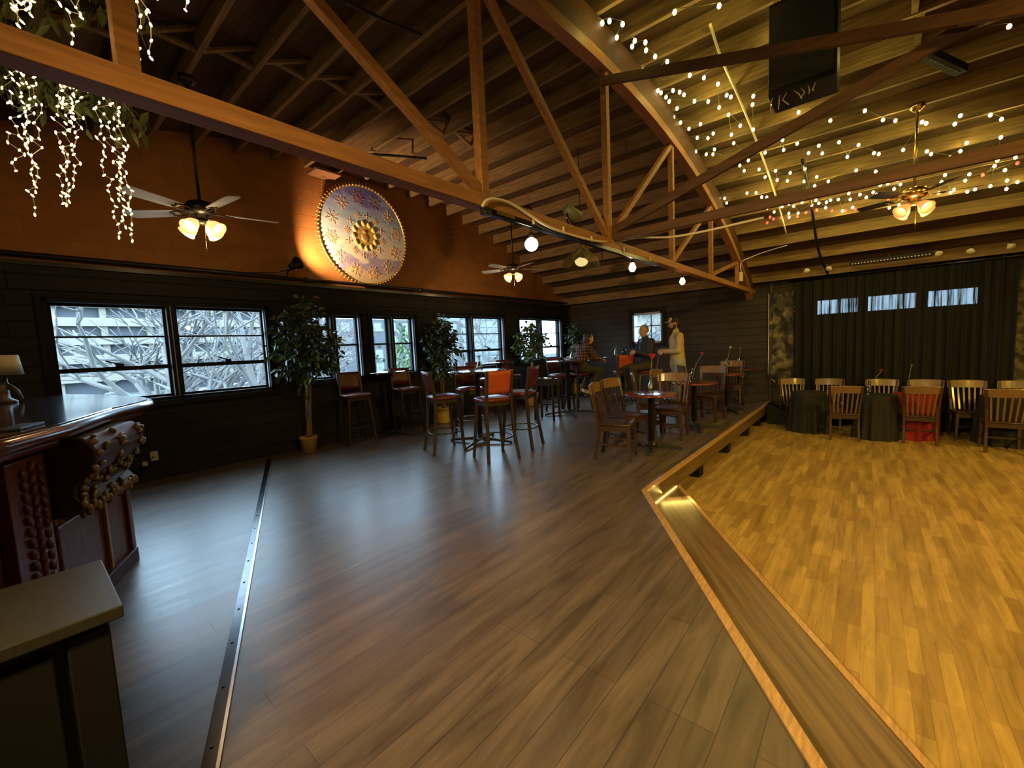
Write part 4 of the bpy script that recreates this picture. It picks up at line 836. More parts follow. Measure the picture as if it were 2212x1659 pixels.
# black speaker under the ceiling
t = thing('speaker', 'large black speaker hung below the joists among the fairy lights', 'speaker', (-.47, 4.6, 3.44)); part(t, MB().span((-.71, 4.42, 3.46), (-.24, 4.78, 4.20)), 'cabinet', 'black_paint', .008)
part(t, MB().span((-.69, 4.405, 3.50), (-.26, 4.42, 4.16)), 'grille', 'black_cloth'); part(t, MB().span((-.70, 4.56, 4.2), (-.66, 4.60, zroof(4.6))), 'bracket', 'oak_trim'); part(t, MB().span((-.29, 4.56, 4.2), (-.25, 4.60, zroof(4.6))), 'bracket', 'oak_trim')
m = MB(); q = random.Random(4)
for k in range(7): x = -.68 + .05 * k; m.tube([(x, 4.45, 3.46), (x + q.uniform(-.03, .05), 4.42, 3.40), (x + q.uniform(-.02, .08), 4.43, 3.33 + .01 * k)], .004, 5)
part(t, m, 'wires', 'ivory')
a, b = onroof(1992, 112, .12), onroof(2078, 152, .12); t = thing('slotted_light', 'black slotted light bar hung under the joists right of the speaker', 'light bar', (a + b) / 2)
part(t, MB().bar(a, b, .10, .07), 'housing', 'black_paint', .004); m = MB(); d = b - a
for k in range(16): c = a + d * (.06 + .058 * k); m.ball(c + Vector((0, -.02, -.037)), (.007, .012, .006), 6)
part(t, m, 'slots', 'steel')
# over the curtain
t = thing('stage_light_bar', 'long black light bar with a row of small lenses above the curtain', 'light bar', (.235, 10, 2.64)); part(t, MB().span((-.30, 9.96, 2.625), (.78, 10.04, 2.69)), 'housing', 'black_paint', .004); part(t, MB().span((.22, 9.99, 2.69), (.25, 10.02, zroof(10.0) + .02)), 'bracket', 'black_paint')
for k in range(24): part(t, MB().ball((-.26 + .0433 * k, 9.955, 2.632), (.013, .010, .012), 8), 'lens', 'white_plastic')
for i, (px, py_, nm) in enumerate(((1742, 583, 'leftmost above the curtain'), (1792, 578, 'right of the black pipe'), (2026, 546, 'just right of the light bar'), (2098, 540, 'second right of the light bar'), (2182, 530, 'rightmost above the curtain'))):
    p = ony(px, py_, 10.0); t = thing('par_lamp', 'small white lamp under the joists, ' + nm, 'lamp', p, group='small white lamps over the curtain')
    MR = Vector((.2 * (-1) ** i, -.6, -.5)).normalized().to_track_quat('Z', 'Y').to_matrix(); MB().lathe([(0, -.04), (.02, -.04), (.03, 0), (.052, .04), (.05, .045), (0, .05)], seg=16, M=MR).build('head', 'white_plastic', t); MB().tube([(0, 0, 0), (0, .02, .06), (0, .02, max(.08, zroof(10.0) - p.z + .01))], .008, 6).build('stem', 'black_paint', t)
# ================================================================ fairy lights
mat('fairy', (1, 1, 1), .4, emit=(1, .82, .34), es=6, sample=False); mat('fairy_red', (1, .1, .1), .4, emit=(1, .03, .02), es=5, sample=False); mat('wire_green', (.10, .10, .05), .6)
A_ = [(280,200),(495,170),(710,250),(985,255),(1405,130),(1595,210),(1925,190),(90,690),(85,750),(228,740),(415,805),(652,755),(643,865),(890,795),(1020,860),(1110,865),(1300,875),(1330,885),(1575,830),(1535,890),(1790,825),(1870,855),(90,930),(215,970),(300,1005),(405,1030),(308,1075),(560,1045),(487,1097),(585,1100),(705,1020),(845,1040),(765,1125),(955,1098),(990,1105),(1165,1075),(1335,1085),(1365,1105),(1620,1025),(1575,1085),(1500,1130),(1865,985),(125,1040),(65,1080),(175,1095),(55,1150),(25,1225),(132,1215),(250,1225),(355,1240),(175,1270),(262,1292),(335,1297),(460,1210),(455,1300),(545,1268),(530,1333),(628,1300),(828,1222),(968,1230),(1840,1150),(1970,1130),(1820,1190),(1895,1220),(1465,1255),(1640,1250),(1610,1295),(1440,1305),(1000,1327),(1055,1317),(1125,1290),(1145,1322),(1100,1355),(1190,1372),(1325,1350),(1420,1385),(1530,1360),(1505,1380),(1680,1358),(1625,1375),(1790,1335),(1910,1295),(1905,1355),(1985,1305),(45,1385),(110,1382),(150,1413),(187,1415),(775,1388),(855,1395),(900,1415),(950,1378),(975,1395),(785,1430),(700,1430),(645,1435),(615,1450),(540,1435),(560,1457),(510,1470),(440,1450),(345,1462),(380,1478),(297,1482),(190,1492),(240,1520),(345,1530),(348,1557),(412,1528),(610,1490),(730,1512),(803,1487),(940,1490),(1005,1467),(1065,1490),(1135,1470)]
B_ = [(745,40),(775,75),(810,105),(892,148),(938,135),(1022,155),(985,240),(1100,262),(1168,272),(1172,322),(1083,298),(1230,362),(1308,395),(1268,438),(1150,452),(1422,427),(1452,482),(1543,498),(1632,538),(1355,78),(1640,38),(1185,542),(1248,580),(1268,595),(1345,580),(1387,590),(1415,607),(1320,650),(1300,622),(1370,695),(1482,648),(1570,650),(1640,688),(1700,735),(1688,610),(1715,622),(1348,750),(1393,785),(1447,825),(1520,795),(1320,795),(1395,850),(1340,865),(1412,893),(1430,930),(1455,968),(1490,970),(1500,882),(1568,885),(1602,855),(1718,862),(1775,805),(1733,917),(1557,988),(1600,988),(1610,957),(1735,1020),(1710,1058),(1772,1060),(1640,1270),(1675,1270),(1688,1300)]
RED = [(210,1557),(235,1570),(290,1560),(190,1597),(407,1552),(468,1525),(545,1508),(655,1512),(752,1510),(823,1500),(1060,1433),(1735,1255),(1985,1170)]
pts = [onroof(1600 + x / 3.319, y / 3.319, .05) for x, y in A_] + [onroof(1000 + x / 2.963, y / 2.963, .05) for x, y in B_]
pts = [p for p in pts if p.x > -2.2]
edges = [0, 3.9, 4.6, 5.3, 5.9, 6.5, 7.1, 7.7, 8.3, 8.9, 12]
rows = [[] for _ in edges[1:]]
truss_row = [p for p in pts if p.x < -1.45]
for p in pts:
    if p.x < -1.45: continue
    for i in range(len(edges) - 1):
        if edges[i] <= p.y < edges[i + 1]: rows[i].append(p)
ordn = ['first', 'second', 'third', 'fourth', 'fifth', 'sixth', 'seventh', 'eighth', 'ninth', 'tenth']
bulb_me = None
def strand(P, label, red=()):
    global bulb_me
    t = thing('fairy_lights', label, 'string lights', P[0], group='fairy light strands under the dance floor ceiling')
    m = MB(); Q = []
    for a, b in zip(P[:-1], P[1:]):
        if (b - a).length > 2.2: continue
        for k in range(5): u = k / 5; Q.append(a + (b - a) * u + Vector((0, 0, .03 - .10 * u * (1 - u) * min(1, (b - a).length))))
        m.tube([v - P[0] for v in Q[-5:]] + [b - P[0] + Vector((0, 0, .03))], .0035, 4)
    if m.v: m.build('wire', 'wire_green', t)
    for i, p in enumerate(P):
        o = MB().ball((0, 0, 0), (.019, .019, .024), 8).build('bulb', 'fairy_red' if i in red else 'fairy', t) if (bulb_me is None or i in red) else None
        if o is None: o = bpy.data.objects.new('bulb', bulb_me); C.objects.link(o); o.parent = t
        elif i not in red: bulb_me = o.data
        o.location = p - P[0]
    return t
redp = [onroof(1600 + x / 3.319, y / 3.319, .07) for x, y in RED]; redp.sort(key=lambda p: p.x)
k = 0
for R_ in rows:
    if len(R_) < 2: continue
    R_.sort(key=lambda p: p.x)
    strand(R_, 'warm white fairy light strand over the dance floor, %s row from the camera' % ordn[k]); k += 1
    for p in R_[1::5]: lamp('POINT', p + Vector((0, 0, -.08)), 2.8, (1, .80, .19), .03)
truss_row.sort(key=lambda p: p.y); strand(truss_row, 'strand of warm white fairy lights running down the arched top of the truss')
for p in truss_row[2::7]: lamp('POINT', p + Vector((.25, 0, -.15)), 2.5, (1, .80, .19), .03)
tag(strand(redp, 'short strand of tiny red fairy lights at the far edge of the dance floor ceiling', set(range(99))), group='red fairy lights')
# icicle bunches and ivy at the upper left
def icicle(top, bot, t_, n, w_, label, seed, hook=True, wob=.0):
    q = random.Random(seed); a, b = at(*top, t_), at(*bot, t_); T_ = thing('icicle_lights', label, 'string lights', a, group='icicle light bunches at the upper left')
    strands = 4; m = MB(); per = n // strands
    for s_ in range(strands):
        off = Vector((q.gauss(0, w_), q.gauss(0, w_), 0)); end = 1 - .28 * s_ * q.random(); P = []
        for i in range(per):
            u = (i + q.random() * .7) / per * end; p = (b - a) * u + off * (1 - .6 * u) + Vector((q.gauss(0, w_ * .45), q.gauss(0, w_ * .45), 0)) * (1.15 - u); P.append(p)
            o = bpy.data.objects.new('bulb', small_me) if i or s_ else None
            if o is None: continue
            C.objects.link(o); o.parent = T_; o.location = p; o.rotation_euler = (q.uniform(-.9, .9), q.uniform(-.9, .9), 0)
        m.tube(P, .0016, 4)
    m.build('wire', 'white_plastic', T_)
    c = (a + b) / 2; lamp('POINT', c + Vector((.05, .1, -.05)), .5, (1, .68, .2), .05); return T_
mat('fairy_small', (1, 1, 1), .4, emit=(1, .80, .34), es=2.8, sample=False)
_o = MB().ball((0, 0, 0), (.0048, .0048, .010), 6).build('bulb', 'fairy_small'); small_me = _o.data; bpy.data.objects.remove(_o)
icicle((40, 145), (60, 470), 2.05, 84, .040, 'hanging bunch of icicle lights below the beam, leftmost', 1)
icicle((140, 175), (140, 455), 2.05, 84, .040, 'hanging bunch of icicle lights below the beam, middle one', 2)
icicle((235, 215), (276, 528), 2.05, 92, .036, 'hanging bunch of icicle lights below the beam, right one ending lowest', 3)
icicle((20, -90), (35, 58), 1.62, 32, .05, 'bunch of icicle lights above the beam in the top left corner', 4)
icicle((180, -120), (182, 112), 1.62, 44, .05, 'bunch of icicle lights above the beam left of the timber post', 5)
icicle((325, -120), (325, 158), 1.62, 44, .05, 'bunch of icicle lights above the beam right of the timber post', 6)
icicle((402, -60), (402, 46), 1.75, 12, .012, 'short single drop of icicle lights at the top, right of the other bunches', 9)
g0 = at(-40, 150, 2.15); gv = thing('ivy_garland', 'leafy green garland behind the beam at the upper left, lit by the icicle lights', 'garland', g0); q = random.Random(21); m = MB(); lf = MB(); P = []
for i in range(26): u = i / 25; P.append(at(-40 + 330 * u, 150 + 90 * u + 14 * math.sin(i * 1.3), 2.15) - g0)
m.tube(P, .006, 6); m.build('vine', 'bark', gv)
for p in P:
    for k in range(9): leaf(lf, p + Vector((q.gauss(0, .05), q.gauss(0, .05), q.gauss(0, .04))), Vector((q.gauss(0, .6), q.gauss(0, .6), -1)), q.uniform(.05, .09), q.uniform(.009, .018), q)
for k in range(120): p = at(q.uniform(-20, 330), q.uniform(-80, 60), q.uniform(1.85, 2.2)) - g0; leaf(lf, p, Vector((q.gauss(0, .6), q.gauss(0, .6), -1)), q.uniform(.05, .09), q.uniform(.009, .018), q)
mat('ivy', (.07, .085, .022), .5, var=.4, scale=9); tag(lf.build('ivy_leaves', 'ivy', gv), kind='stuff')

# ================================================================ curtain and stone panels
def curtain_mat():
    m = bpy.data.materials.new('sheer_black'); m.use_nodes = True; nt = m.node_tree; b = nt.nodes['Principled BSDF']; L = nt.links.new; out = nt.nodes['Material Output']
    b.inputs['Base Color'].default_value = (.006, .0055, .005, 1); b.inputs['Roughness'].default_value = .9
    tc = node(nt, 'ShaderNodeTexCoord'); mp = node(nt, 'ShaderNodeMapping'); mp.inputs['Scale'].default_value = (1, .0, .03); L(tc.outputs['Object'], mp.inputs[0])
    nz = node(nt, 'ShaderNodeTexNoise'); nz.inputs['Scale'].default_value = 17; nz.inputs['Detail'].default_value = 4; nz.inputs['Roughness'].default_value = .7; L(mp.outputs[0], nz.inputs[0])
    r = node(nt, 'ShaderNodeMapRange'); r.inputs['From Min'].default_value = .42; r.inputs['From Max'].default_value = .56; r.inputs['To Max'].default_value = .05; L(nz.outputs[0], r.inputs[0])
    t = node(nt, 'ShaderNodeBsdfTransparent'); x = node(nt, 'ShaderNodeMixShader'); L(r.outputs[0], x.inputs[0]); L(b.outputs[0], x.inputs[1]); L(t.outputs[0], x.inputs[2]); L(x.outputs[0], out.inputs[0]); MATS['sheer_black'] = m
curtain_mat()
cu = thing('curtain', 'floor length black curtain with daylight stripes hanging behind the dance floor chairs', 'curtain', (.3, 10.36, -.38))
m = MB(); vs = []; fs = []; N = 340; zs = [-.38, .3, 1.0, 1.7, 2.1, 2.46]
for i in range(N + 1):
    x = -1.17 + 2.95 * i / N; a = x * 41 + 1.4 * math.sin(x * 5.1)
    for z in zs: vs.append((x, 10.36 + (.030 + .018 * (2.46 - z) / 2.8) * math.sin(a + .15 * z) + .012 * math.sin(a * 2.3), z))
k = len(zs); fs = [(i * k + j, (i + 1) * k + j, (i + 1) * k + j + 1, i * k + j + 1) for i in range(N) for j in range(k - 1)]
m.add(vs, fs, 0, True); part(cu, m, 'fabric', 'sheer_black'); part(cu, MB().tube([(-1.3, 10.36, 2.49), (4.6, 10.36, 2.49)], .016, 10), 'rod', 'steel')
for x in (-1.1, .4, 1.62): part(cu, MB().span((x - .012, 10.36, 2.485), (x + .012, YB, 2.51)), 'bracket', 'steel')
mat('rock', (.018, .015, .010), .6, var=.75, scale=6, bump=1.0, col2=(.20, .165, .095), lo=.47, hi=.66)
def rock(name, x0, x1, z0, z1, label, notch):
    t = thing(name, label, 'wall panel', ((x0 + x1) / 2, YB, z0)); m = MB(); nx, nz_ = 26, 60; vs = []; fs = []
    for i in range(nx + 1):
        for j in range(nz_ + 1):
            x = x0 + (x1 - x0) * i / nx; z = z0 + (z1 - z0) * j / nz_
            if notch: z = max(z, z0 + max(0, (notch - (x - x0))) * .9) if x - x0 < notch else z
            d = .05 + .075 * noise.fractal(Vector((x * 3.2, z * 2.0, notch + .3)), 1.0, 2.0, 5); vs.append((x, YB - max(.012, d), z))
    fs = [(i * (nz_ + 1) + j, (i + 1) * (nz_ + 1) + j, (i + 1) * (nz_ + 1) + j + 1, i * (nz_ + 1) + j + 1) for i in range(nx) for j in range(nz_)]
    m.add(vs, fs, 0, True); part(t, m, 'stone_face', 'rock'); return t
rp = rock('stone_panel', -1.63, -1.19, .42, 2.3, 'rough stone look panel with a pale cut corner frame left of the black curtain', .16)
part(rp, MB().tube([(-1.645, YB - .03, 2.3), (-1.645, YB - .03, .60), (-1.60, YB - .03, .50), (-1.52, YB - .03, .42)], .009, 8), 'frame_edge', 'ivory')
rock('stone_panel', 1.79, 2.7, -.38, 2.42, 'rough stone look panel at the right picture edge beside the black curtain', 0)
o = MB().prism([(0, 0), (.9, 0), (.0, .42)], 0, .35).build('ramp', 'black_paint'); o.rotation_euler = (PI / 2, 0, 0); o.location = (EX + .02, 10.3, -.4); tag(o, 'black wedge shaped ramp in the corner where the raised floor meets the stone panel', 'ramp')

# ================================================================ people
def cap_(m, p, r0, q_, r1, seg=14):
    p, q_ = Vector(p), Vector(q_); d = (q_ - p); L_ = d.length; d = d / L_ if L_ > 1e-6 else Vector((0, 0, 1)); M_ = d.to_track_quat('Z', 'Y').to_matrix(); pr = []
    for k in range(5): a = -PI / 2 + PI / 2 * k / 4; pr.append((r0 * math.cos(a) if k else 0, r0 * math.sin(a)))
    for k in range(5): a = PI / 2 * k / 4; pr.append((r1 * math.cos(a) if k < 4 else 0, L_ + r1 * math.sin(a)))
    m.lathe(pr, p, seg, M=M_)
def melt(m, name, mt, parent, voxel=.012, smooth=4):
    o = m.build(name, mt); r = o.modifiers.new('r', 'REMESH'); r.mode = 'VOXEL'; r.voxel_size = voxel; r.use_smooth_shade = True
    s_ = o.modifiers.new('s', 'SMOOTH'); s_.factor = .5; s_.iterations = smooth
    dg = bpy.context.evaluated_depsgraph_get(); me = bpy.data.meshes.new_from_object(o.evaluated_get(dg)); old = o.data; o.modifiers.clear(); o.data = me; bpy.data.meshes.remove(old); o.parent = parent; me.name = name
    return o
def hand(m, w_, d, palm, curl):
    w_ = Vector(w_); d = Vector(d).normalized(); palm = Vector(palm); palm = (palm - d * palm.dot(d)).normalized(); s_ = d.cross(palm)
    for k in range(4): cap_(m, w_ + s_ * (.011 * (k - 1.5)), .016, w_ + d * .075 + s_ * (.0195 * (k - 1.5)), .0115, 8)
    for k, L_ in enumerate((.060, .074, .080, .070)):
        b = w_ + d * .08 + s_ * (.0205 * (k - 1.5)); a1 = b + (d * math.cos(curl) + palm * math.sin(curl)) * L_ * .5; a2 = a1 + (d * math.cos(curl * 2.1) + palm * math.sin(curl * 2.1)) * L_ * .5
        cap_(m, b, .0098, a1, .0092, 8); cap_(m, a1, .0092, a2, .0078, 8)
    t0 = w_ + d * .025 + s_ * .03; t1 = t0 + (d * .7 + s_ * .6 + palm * .35).normalized() * .042; cap_(m, t0, .0135, t1, .0115, 8); cap_(m, t1, .0115, t1 + (d * .9 + palm * .5).normalized() * .034, .009, 8)
def person(label, loc, rz, J, shirt, trousers, shoes, hairm, hair, extra=None):
    """J: joints in the figure's own frame, it faces +y"""
    t = thing('person', label, 'person', loc, rz); m = MB(); V = {k: Vector(v) for k, v in J.items()}; H = V['head']; nk = V['neck']; ch = V['chest']; pv = V['pelvis']
    # skin body
    cap_(m, pv, .115, ch - Vector((0, 0, .12)), .115); cap_(m, ch - Vector((0, 0, .12)), .115, ch, .125)
    for s_ in 'LR': cap_(m, ch + Vector((0, 0, .03)), .085, V['sh' + s_], .058)
    cap_(m, ch, .07, nk, .055); cap_(m, nk, .055, H - Vector((0, -.005, .06)), .052)
    hd = (V['look']).normalized(); HX = hd.cross(Vector((0, 0, 1))).normalized(); HZ = HX.cross(hd).normalized(); HM = Matrix((HX, hd, HZ)).transposed()
    P = lambda x, y, z: H + HM @ Vector((x, y, z))
    m.ball(P(0, -.012, .03), (.076, .094, .092), 18, M=HM); m.ball(P(0, .018, -.03), (.060, .070, .078), 16, M=HM); m.ball(P(0, .052, -.085), (.030, .028, .024), 10, M=HM)
    cap_(m, P(0, .085, .012), .010, P(0, .106, -.022), .014, 10); m.ball(P(0, .078, .030), (.052, .018, .012), 10, M=HM)
    for s_ in (-1, 1): m.ball(P(s_ * .077, -.008, -.005), (.010, .020, .032), 10, M=HM); m.ball(P(s_ * .036, .064, -.022), (.022, .018, .018), 8, M=HM)
    cap_(m, P(-.018, .082, -.055), .008, P(.018, .082, -.055), .008, 8)
    for s_ in 'LR':
        cap_(m, V['sh' + s_], .052, V['el' + s_], .040); cap_(m, V['el' + s_], .040, V['wr' + s_], .026); hand(m, V['wr' + s_], V['hd' + s_], V['pm' + s_], .55)
        cap_(m, V['hip' + s_], .088, V['kn' + s_], .058); cap_(m, V['kn' + s_], .056, V['an' + s_], .037); f = V['toe' + s_] - V['an' + s_]; cap_(m, V['an' + s_] - Vector((0, 0, .03)), .034, V['toe' + s_], .026)
    melt(m, 'body', 'skin', t, .0085, 2)
    # clothes
    m = MB(); e = .016; cap_(m, pv + Vector((0, 0, .03)), .135, ch - Vector((0, 0, .12)), .135); cap_(m, ch - Vector((0, 0, .12)), .135, ch, .142)
    wd = (V['shR'] - V['shL']).normalized()
    for s_, sg in (('L', -1), ('R', 1)):
        cap_(m, ch + Vector((0, 0, .03)), .102, V['sh' + s_], .074); cap_(m, V['sh' + s_], .070, V['el' + s_], .055); cap_(m, V['el' + s_], .055, V['el' + s_] + (V['wr' + s_] - V['el' + s_]) * .93, .040); cap_(m, pv + wd * sg * .05, .125, ch + wd * sg * .05 - Vector((0, 0, .06)), .125)
    if J.get('hem'): cap_(m, pv + Vector((0, 0, .03)), .14, pv + Vector(J['hem']), .15)
    cap_(m, ch + (nk - ch) * .75, .070, nk + (H - nk) * .10, .064); melt(m, 'shirt', shirt, t, .013, 5)
    m = MB()
    for s_ in 'LR': cap_(m, V['hip' + s_], .104, V['kn' + s_], .074); cap_(m, V['kn' + s_], .072, V['kn' + s_] + (V['an' + s_] - V['kn' + s_]) * .95, .058)
    cap_(m, V['hipL'], .115, V['hipR'], .115); cap_(m, pv - Vector((0, 0, .03)), .125, pv + Vector((0, 0, .06)), .122); melt(m, 'trousers', trousers, t, .013, 4)
    for s_ in 'LR':
        m = MB(); an, to = V['an' + s_], V['toe' + s_]; cap_(m, an - Vector((0, 0, .0)), .044, an - Vector((0, 0, .035)), .046); cap_(m, an - Vector((0, 0, .035)), .046, to, .040); cap_(m, to, .040, an + (to - an) * .6, .040); melt(m, 'shoe', shoes, t, .011, 3)
    # hair, eyes, mouth
    m = MB()
    for v, r in hair: m.ball(P(*v), r, 14, M=HM)
    melt(m, 'hair', hairm, t, .008, 2)
    for s_ in (-1, 1): MB().ball(P(s_ * .031, .079, .008), (.012, .008, .007), 10, M=HM).build('eye', 'eye_white', t); MB().ball(P(s_ * .031, .086, .008), (.0055, .003, .0055), 8, M=HM).build('pupil', 'black_paint', t)
    MB().ball(P(0, .089, -.055), (.022, .004, .005), 10, M=HM).build('mouth', 'lip', t)
    if extra: extra(t, P, HM, V)
    return t
mat('eye_white', (.7, .68, .62), .3); mat('lip', (.36, .13, .10), .5); mat('hair_grey', (.22, .18, .13), .7, var=.3, scale=60); mat('hair_dark', (.022, .014, .009), .6); mat('jacket_navy', (.022, .022, .030), .8, var=.25, scale=30)
mat('jeans', (.30, .33, .32), .8, var=.25, scale=40); mat('shirt_tan', (.42, .33, .15), .8, var=.18, scale=18); mat('trousers_dark', (.035, .028, .020), .8); mat('shoe_white', (.60, .57, .48), .5); mat('shoe_dark', (.03, .025, .02), .4); mat('cap_tan', (.55, .48, .32), .8)
def plaid():
    m = bpy.data.materials.new('plaid'); m.use_nodes = True; nt = m.node_tree; b = nt.nodes['Principled BSDF']; L = nt.links.new; tc = node(nt, 'ShaderNodeTexCoord'); sp = node(nt, 'ShaderNodeSeparateXYZ'); L(tc.outputs['Object'], sp.inputs[0])
    o = []
    for ax, fr in (('Z', 105), ('X', 105)):
        ad = node(nt, 'ShaderNodeMath', operation='MULTIPLY_ADD'); ad.inputs[1].default_value = .8 if ax == 'X' else 0; L(sp.outputs['Y'], ad.inputs[0]); L(sp.outputs[ax], ad.inputs[2])
        a = node(nt, 'ShaderNodeMath', operation='MULTIPLY'); a.inputs[1].default_value = fr; L(ad.outputs[0], a.inputs[0]); s_ = node(nt, 'ShaderNodeMath', operation='SINE'); L(a.outputs[0], s_.inputs[0]); g_ = node(nt, 'ShaderNodeMath', operation='GREATER_THAN'); g_.inputs[1].default_value = .0; L(s_.outputs[0], g_.inputs[0]); o.append(g_)
    ad = node(nt, 'ShaderNodeMath', operation='ADD'); L(o[0].outputs[0], ad.inputs[0]); L(o[1].outputs[0], ad.inputs[1]); dv = node(nt, 'ShaderNodeMath', operation='MULTIPLY'); dv.inputs[1].default_value = .5; L(ad.outputs[0], dv.inputs[0])
    r = node(nt, 'ShaderNodeValToRGB'); r.color_ramp.interpolation = 'CONSTANT'; r.color_ramp.elements[0].color = (.16, .095, .04, 1); r.color_ramp.elements[1].position = .8; r.color_ramp.elements[1].color = (.012, .006, .005, 1); e = r.color_ramp.elements.new(.4); e.color = (.06, .016, .01, 1); L(dv.outputs[0], r.inputs[0]); L(r.outputs[0], b.inputs['Base Color']); b.inputs['Roughness'].default_value = .85; MATS['plaid'] = m
plaid()
sit = dict(pelvis=(0, 0, .90), chest=(0, .03, 1.26), neck=(0, .05, 1.40), head=(0, .08, 1.535), look=(0, 1, 0), shL=(-.19, .03, 1.32), shR=(.19, .03, 1.32), hipL=(-.095, .02, .87), hipR=(.095, .02, .87), knL=(-.14, .42, .82), knR=(.14, .42, .80), anL=(-.12, .34, .40), anR=(.12, .34, .38), toeL=(-.13, .46, .335), toeR=(.13, .46, .315), elL=(-.25, .10, 1.06), elR=(.25, .10, 1.06), wrL=(-.08, .30, 1.13), wrR=(.08, .30, 1.11), hdL=(.7, .6, .1), hdR=(-.7, .6, .1), pmL=(.3, -.5, -.5), pmR=(-.3, -.5, -.5))
short = [((0, -.022, .045), (.080, .092, .084)), ((0, -.06, .005), (.072, .055, .07)), ((-.066, -.022, .02), (.014, .045, .035)), ((.066, -.022, .02), (.014, .045, .035))]
h2 = [((0, -.026, .050), (.079, .086, .078)), ((0, -.062, .01), (.07, .05, .06))]
def open_collar(t, P, HM, V):
    m = MB(); n_ = V['chest'] + Vector((0, .135, .03)); m.add([n_ + Vector((-.03, -.02, .10)), n_ + Vector((.03, -.02, .10)), n_ + Vector((.0, .012, -.10)), n_ + Vector((-.03, -.035, .10)), n_ + Vector((.03, -.035, .10)), n_ + Vector((0, -.02, -.10))], [(0, 1, 2), (3, 5, 4), (0, 2, 5, 3), (1, 4, 5, 2), (0, 3, 4, 1)]); tag(m.build('shirt_front', 'shirt_grey', t), 'grey shirt showing at the open collar')
mat('shirt_grey', (.20, .22, .27), .8)
a = dict(sit); a.update(look=(-.25, 1, -.05))
person('seated person with short hair in a dark jacket in front of the square window', (-3.60, 8.74, -.01), face(-.6, -.8), a, 'jacket_navy', 'trousers_dark', 'shoe_dark', 'hair_grey', h2, open_collar).scale = (1.07,) * 3
a = dict(sit); a.update(chest=(0, .14, 1.22), neck=(0, .22, 1.35), head=(0, .29, 1.46), shL=(-.19, .14, 1.29), shR=(.19, .14, 1.29), elL=(-.25, .30, 1.05), elR=(.25, .30, 1.05), wrL=(-.10, .52, 1.02), wrR=(.10, .52, 1.02), look=(.1, 1, -.15), anL=(-.12, .20, .42), anR=(.12, .20, .40), toeL=(-.13, .30, .33), toeR=(.13, .30, .31), hdL=(.4, 1, -.1), hdR=(-.4, 1, -.1), pmL=(0, 0, -1), pmR=(0, 0, -1))
longh = short + [((0, -.075, -.04), (.068, .05, .09)), ((-.06, -.045, -.02), (.022, .05, .08)), ((.06, -.045, -.02), (.022, .05, .08)), ((0, -.07, .06), (.06, .06, .06))]
person('seated person with dark hair in a plaid shirt leaning forward, back to the window', (-4.80, 7.86, -.01), face(.45, .9), a, 'plaid', 'trousers_dark', 'shoe_white', 'hair_dark', longh).scale = (1.05,) * 3
std = dict(pelvis=(0, 0, .97), chest=(0, .02, 1.36), neck=(0, .03, 1.52), head=(0, .055, 1.665), look=(0, 1, -.1), shL=(-.2, .0, 1.43), shR=(.2, .0, 1.43), hipL=(-.095, 0, .93), hipR=(.095, 0, .93), knL=(-.11, .03, .52), knR=(.11, .03, .52), anL=(-.12, -.02, .09), anR=(.12, -.02, .09), toeL=(-.14, .13, .042), toeR=(.14, .13, .042), elL=(-.26, .03, 1.15), elR=(.26, .03, 1.15), wrL=(-.10, .27, 1.14), wrR=(.10, .27, 1.16), hdL=(.55, .8, 0), hdR=(-.55, .8, .05), pmL=(.4, -.4, -.4), pmR=(-.4, -.4, -.4), hem=(0, 0, -.09))
beard = [((0, -.026, .030), (.080, .092, .075)), ((0, -.06, .005), (.072, .055, .07)), ((0, .035, -.085), (.052, .05, .040)), ((-.062, .01, -.05), (.014, .035, .045)), ((.062, .01, -.05), (.014, .035, .045))]
def capx(t, P, HM, V):
    m = MB(); m.ball(P(0, -.012, .062), (.086, .100, .072), 18, M=HM); melt(m, 'cap_crown', 'hair_dark', t, .009, 2)
    m = MB(); m.ball(P(0, .055, .085), (.066, .045, .048), 14, M=HM); m.ball(P(0, .125, .052), (.068, .075, .008), 16, M=HM); tag(melt(m, 'cap_front', 'cap_tan', t, .007, 1), 'pale cap front and brim')
person('standing person with a beard, pale fronted cap and tan shirt, hands clasped before the chest', (-2.93, 8.62, 0), face(-.9, -.5), std, 'shirt_tan', 'jeans', 'shoe_dark', 'hair_dark', beard, capx).scale = (1.04,) * 3

# ================================================================ outside the windows
GZ = -3.2
mat('asphalt', (.06, .062, .064), .85, var=.2, scale=.5); mat('garage', (.15, .132, .10), .8); mat('garage_dark', (.036, .039, .046), .7); mat('tower', (.045, .047, .05), .8); mat('tower_win', (.11, .115, .115), .5); mat('tree_bark', (.10, .092, .085), .85, var=.25, scale=3); mat('outer_glass', (.055, .075, .08), .2); mat('red_band', (.09, .035, .036), .8); mat('hill', (.045, .055, .065), .9); mat('bush', (.045, .075, .02), .7, var=.4, scale=2)
struct('ground', MB().span((-260, -60, GZ - .3), (-6.95, 240, GZ)), 'asphalt', label='grey parking lot seen through the windows'); struct('ground', MB().span((-6.9, 10.75, GZ - .3), (90, 240, GZ)), 'asphalt', label='paved ground behind the back wall')
t = thing('parking_garage', 'long parking garage with pale parapets and dark openings beyond the lot', 'building', (-92, 18, GZ))
part(t, MB().span((-110, -25, GZ), (-94, 46, 13.5)), 'core', 'garage_dark')
for k in range(6): part(t, MB().span((-94.6, -25, GZ + 2.2 + 2.9 * k), (-92.6, 46, GZ + 3.5 + 2.9 * k)), 'parapet', 'garage')
for k in range(13): part(t, MB().span((-94.5, -24 + 5.6 * k, GZ), (-93.2, -23.2 + 5.6 * k, 13.5)), 'pillar', 'garage')
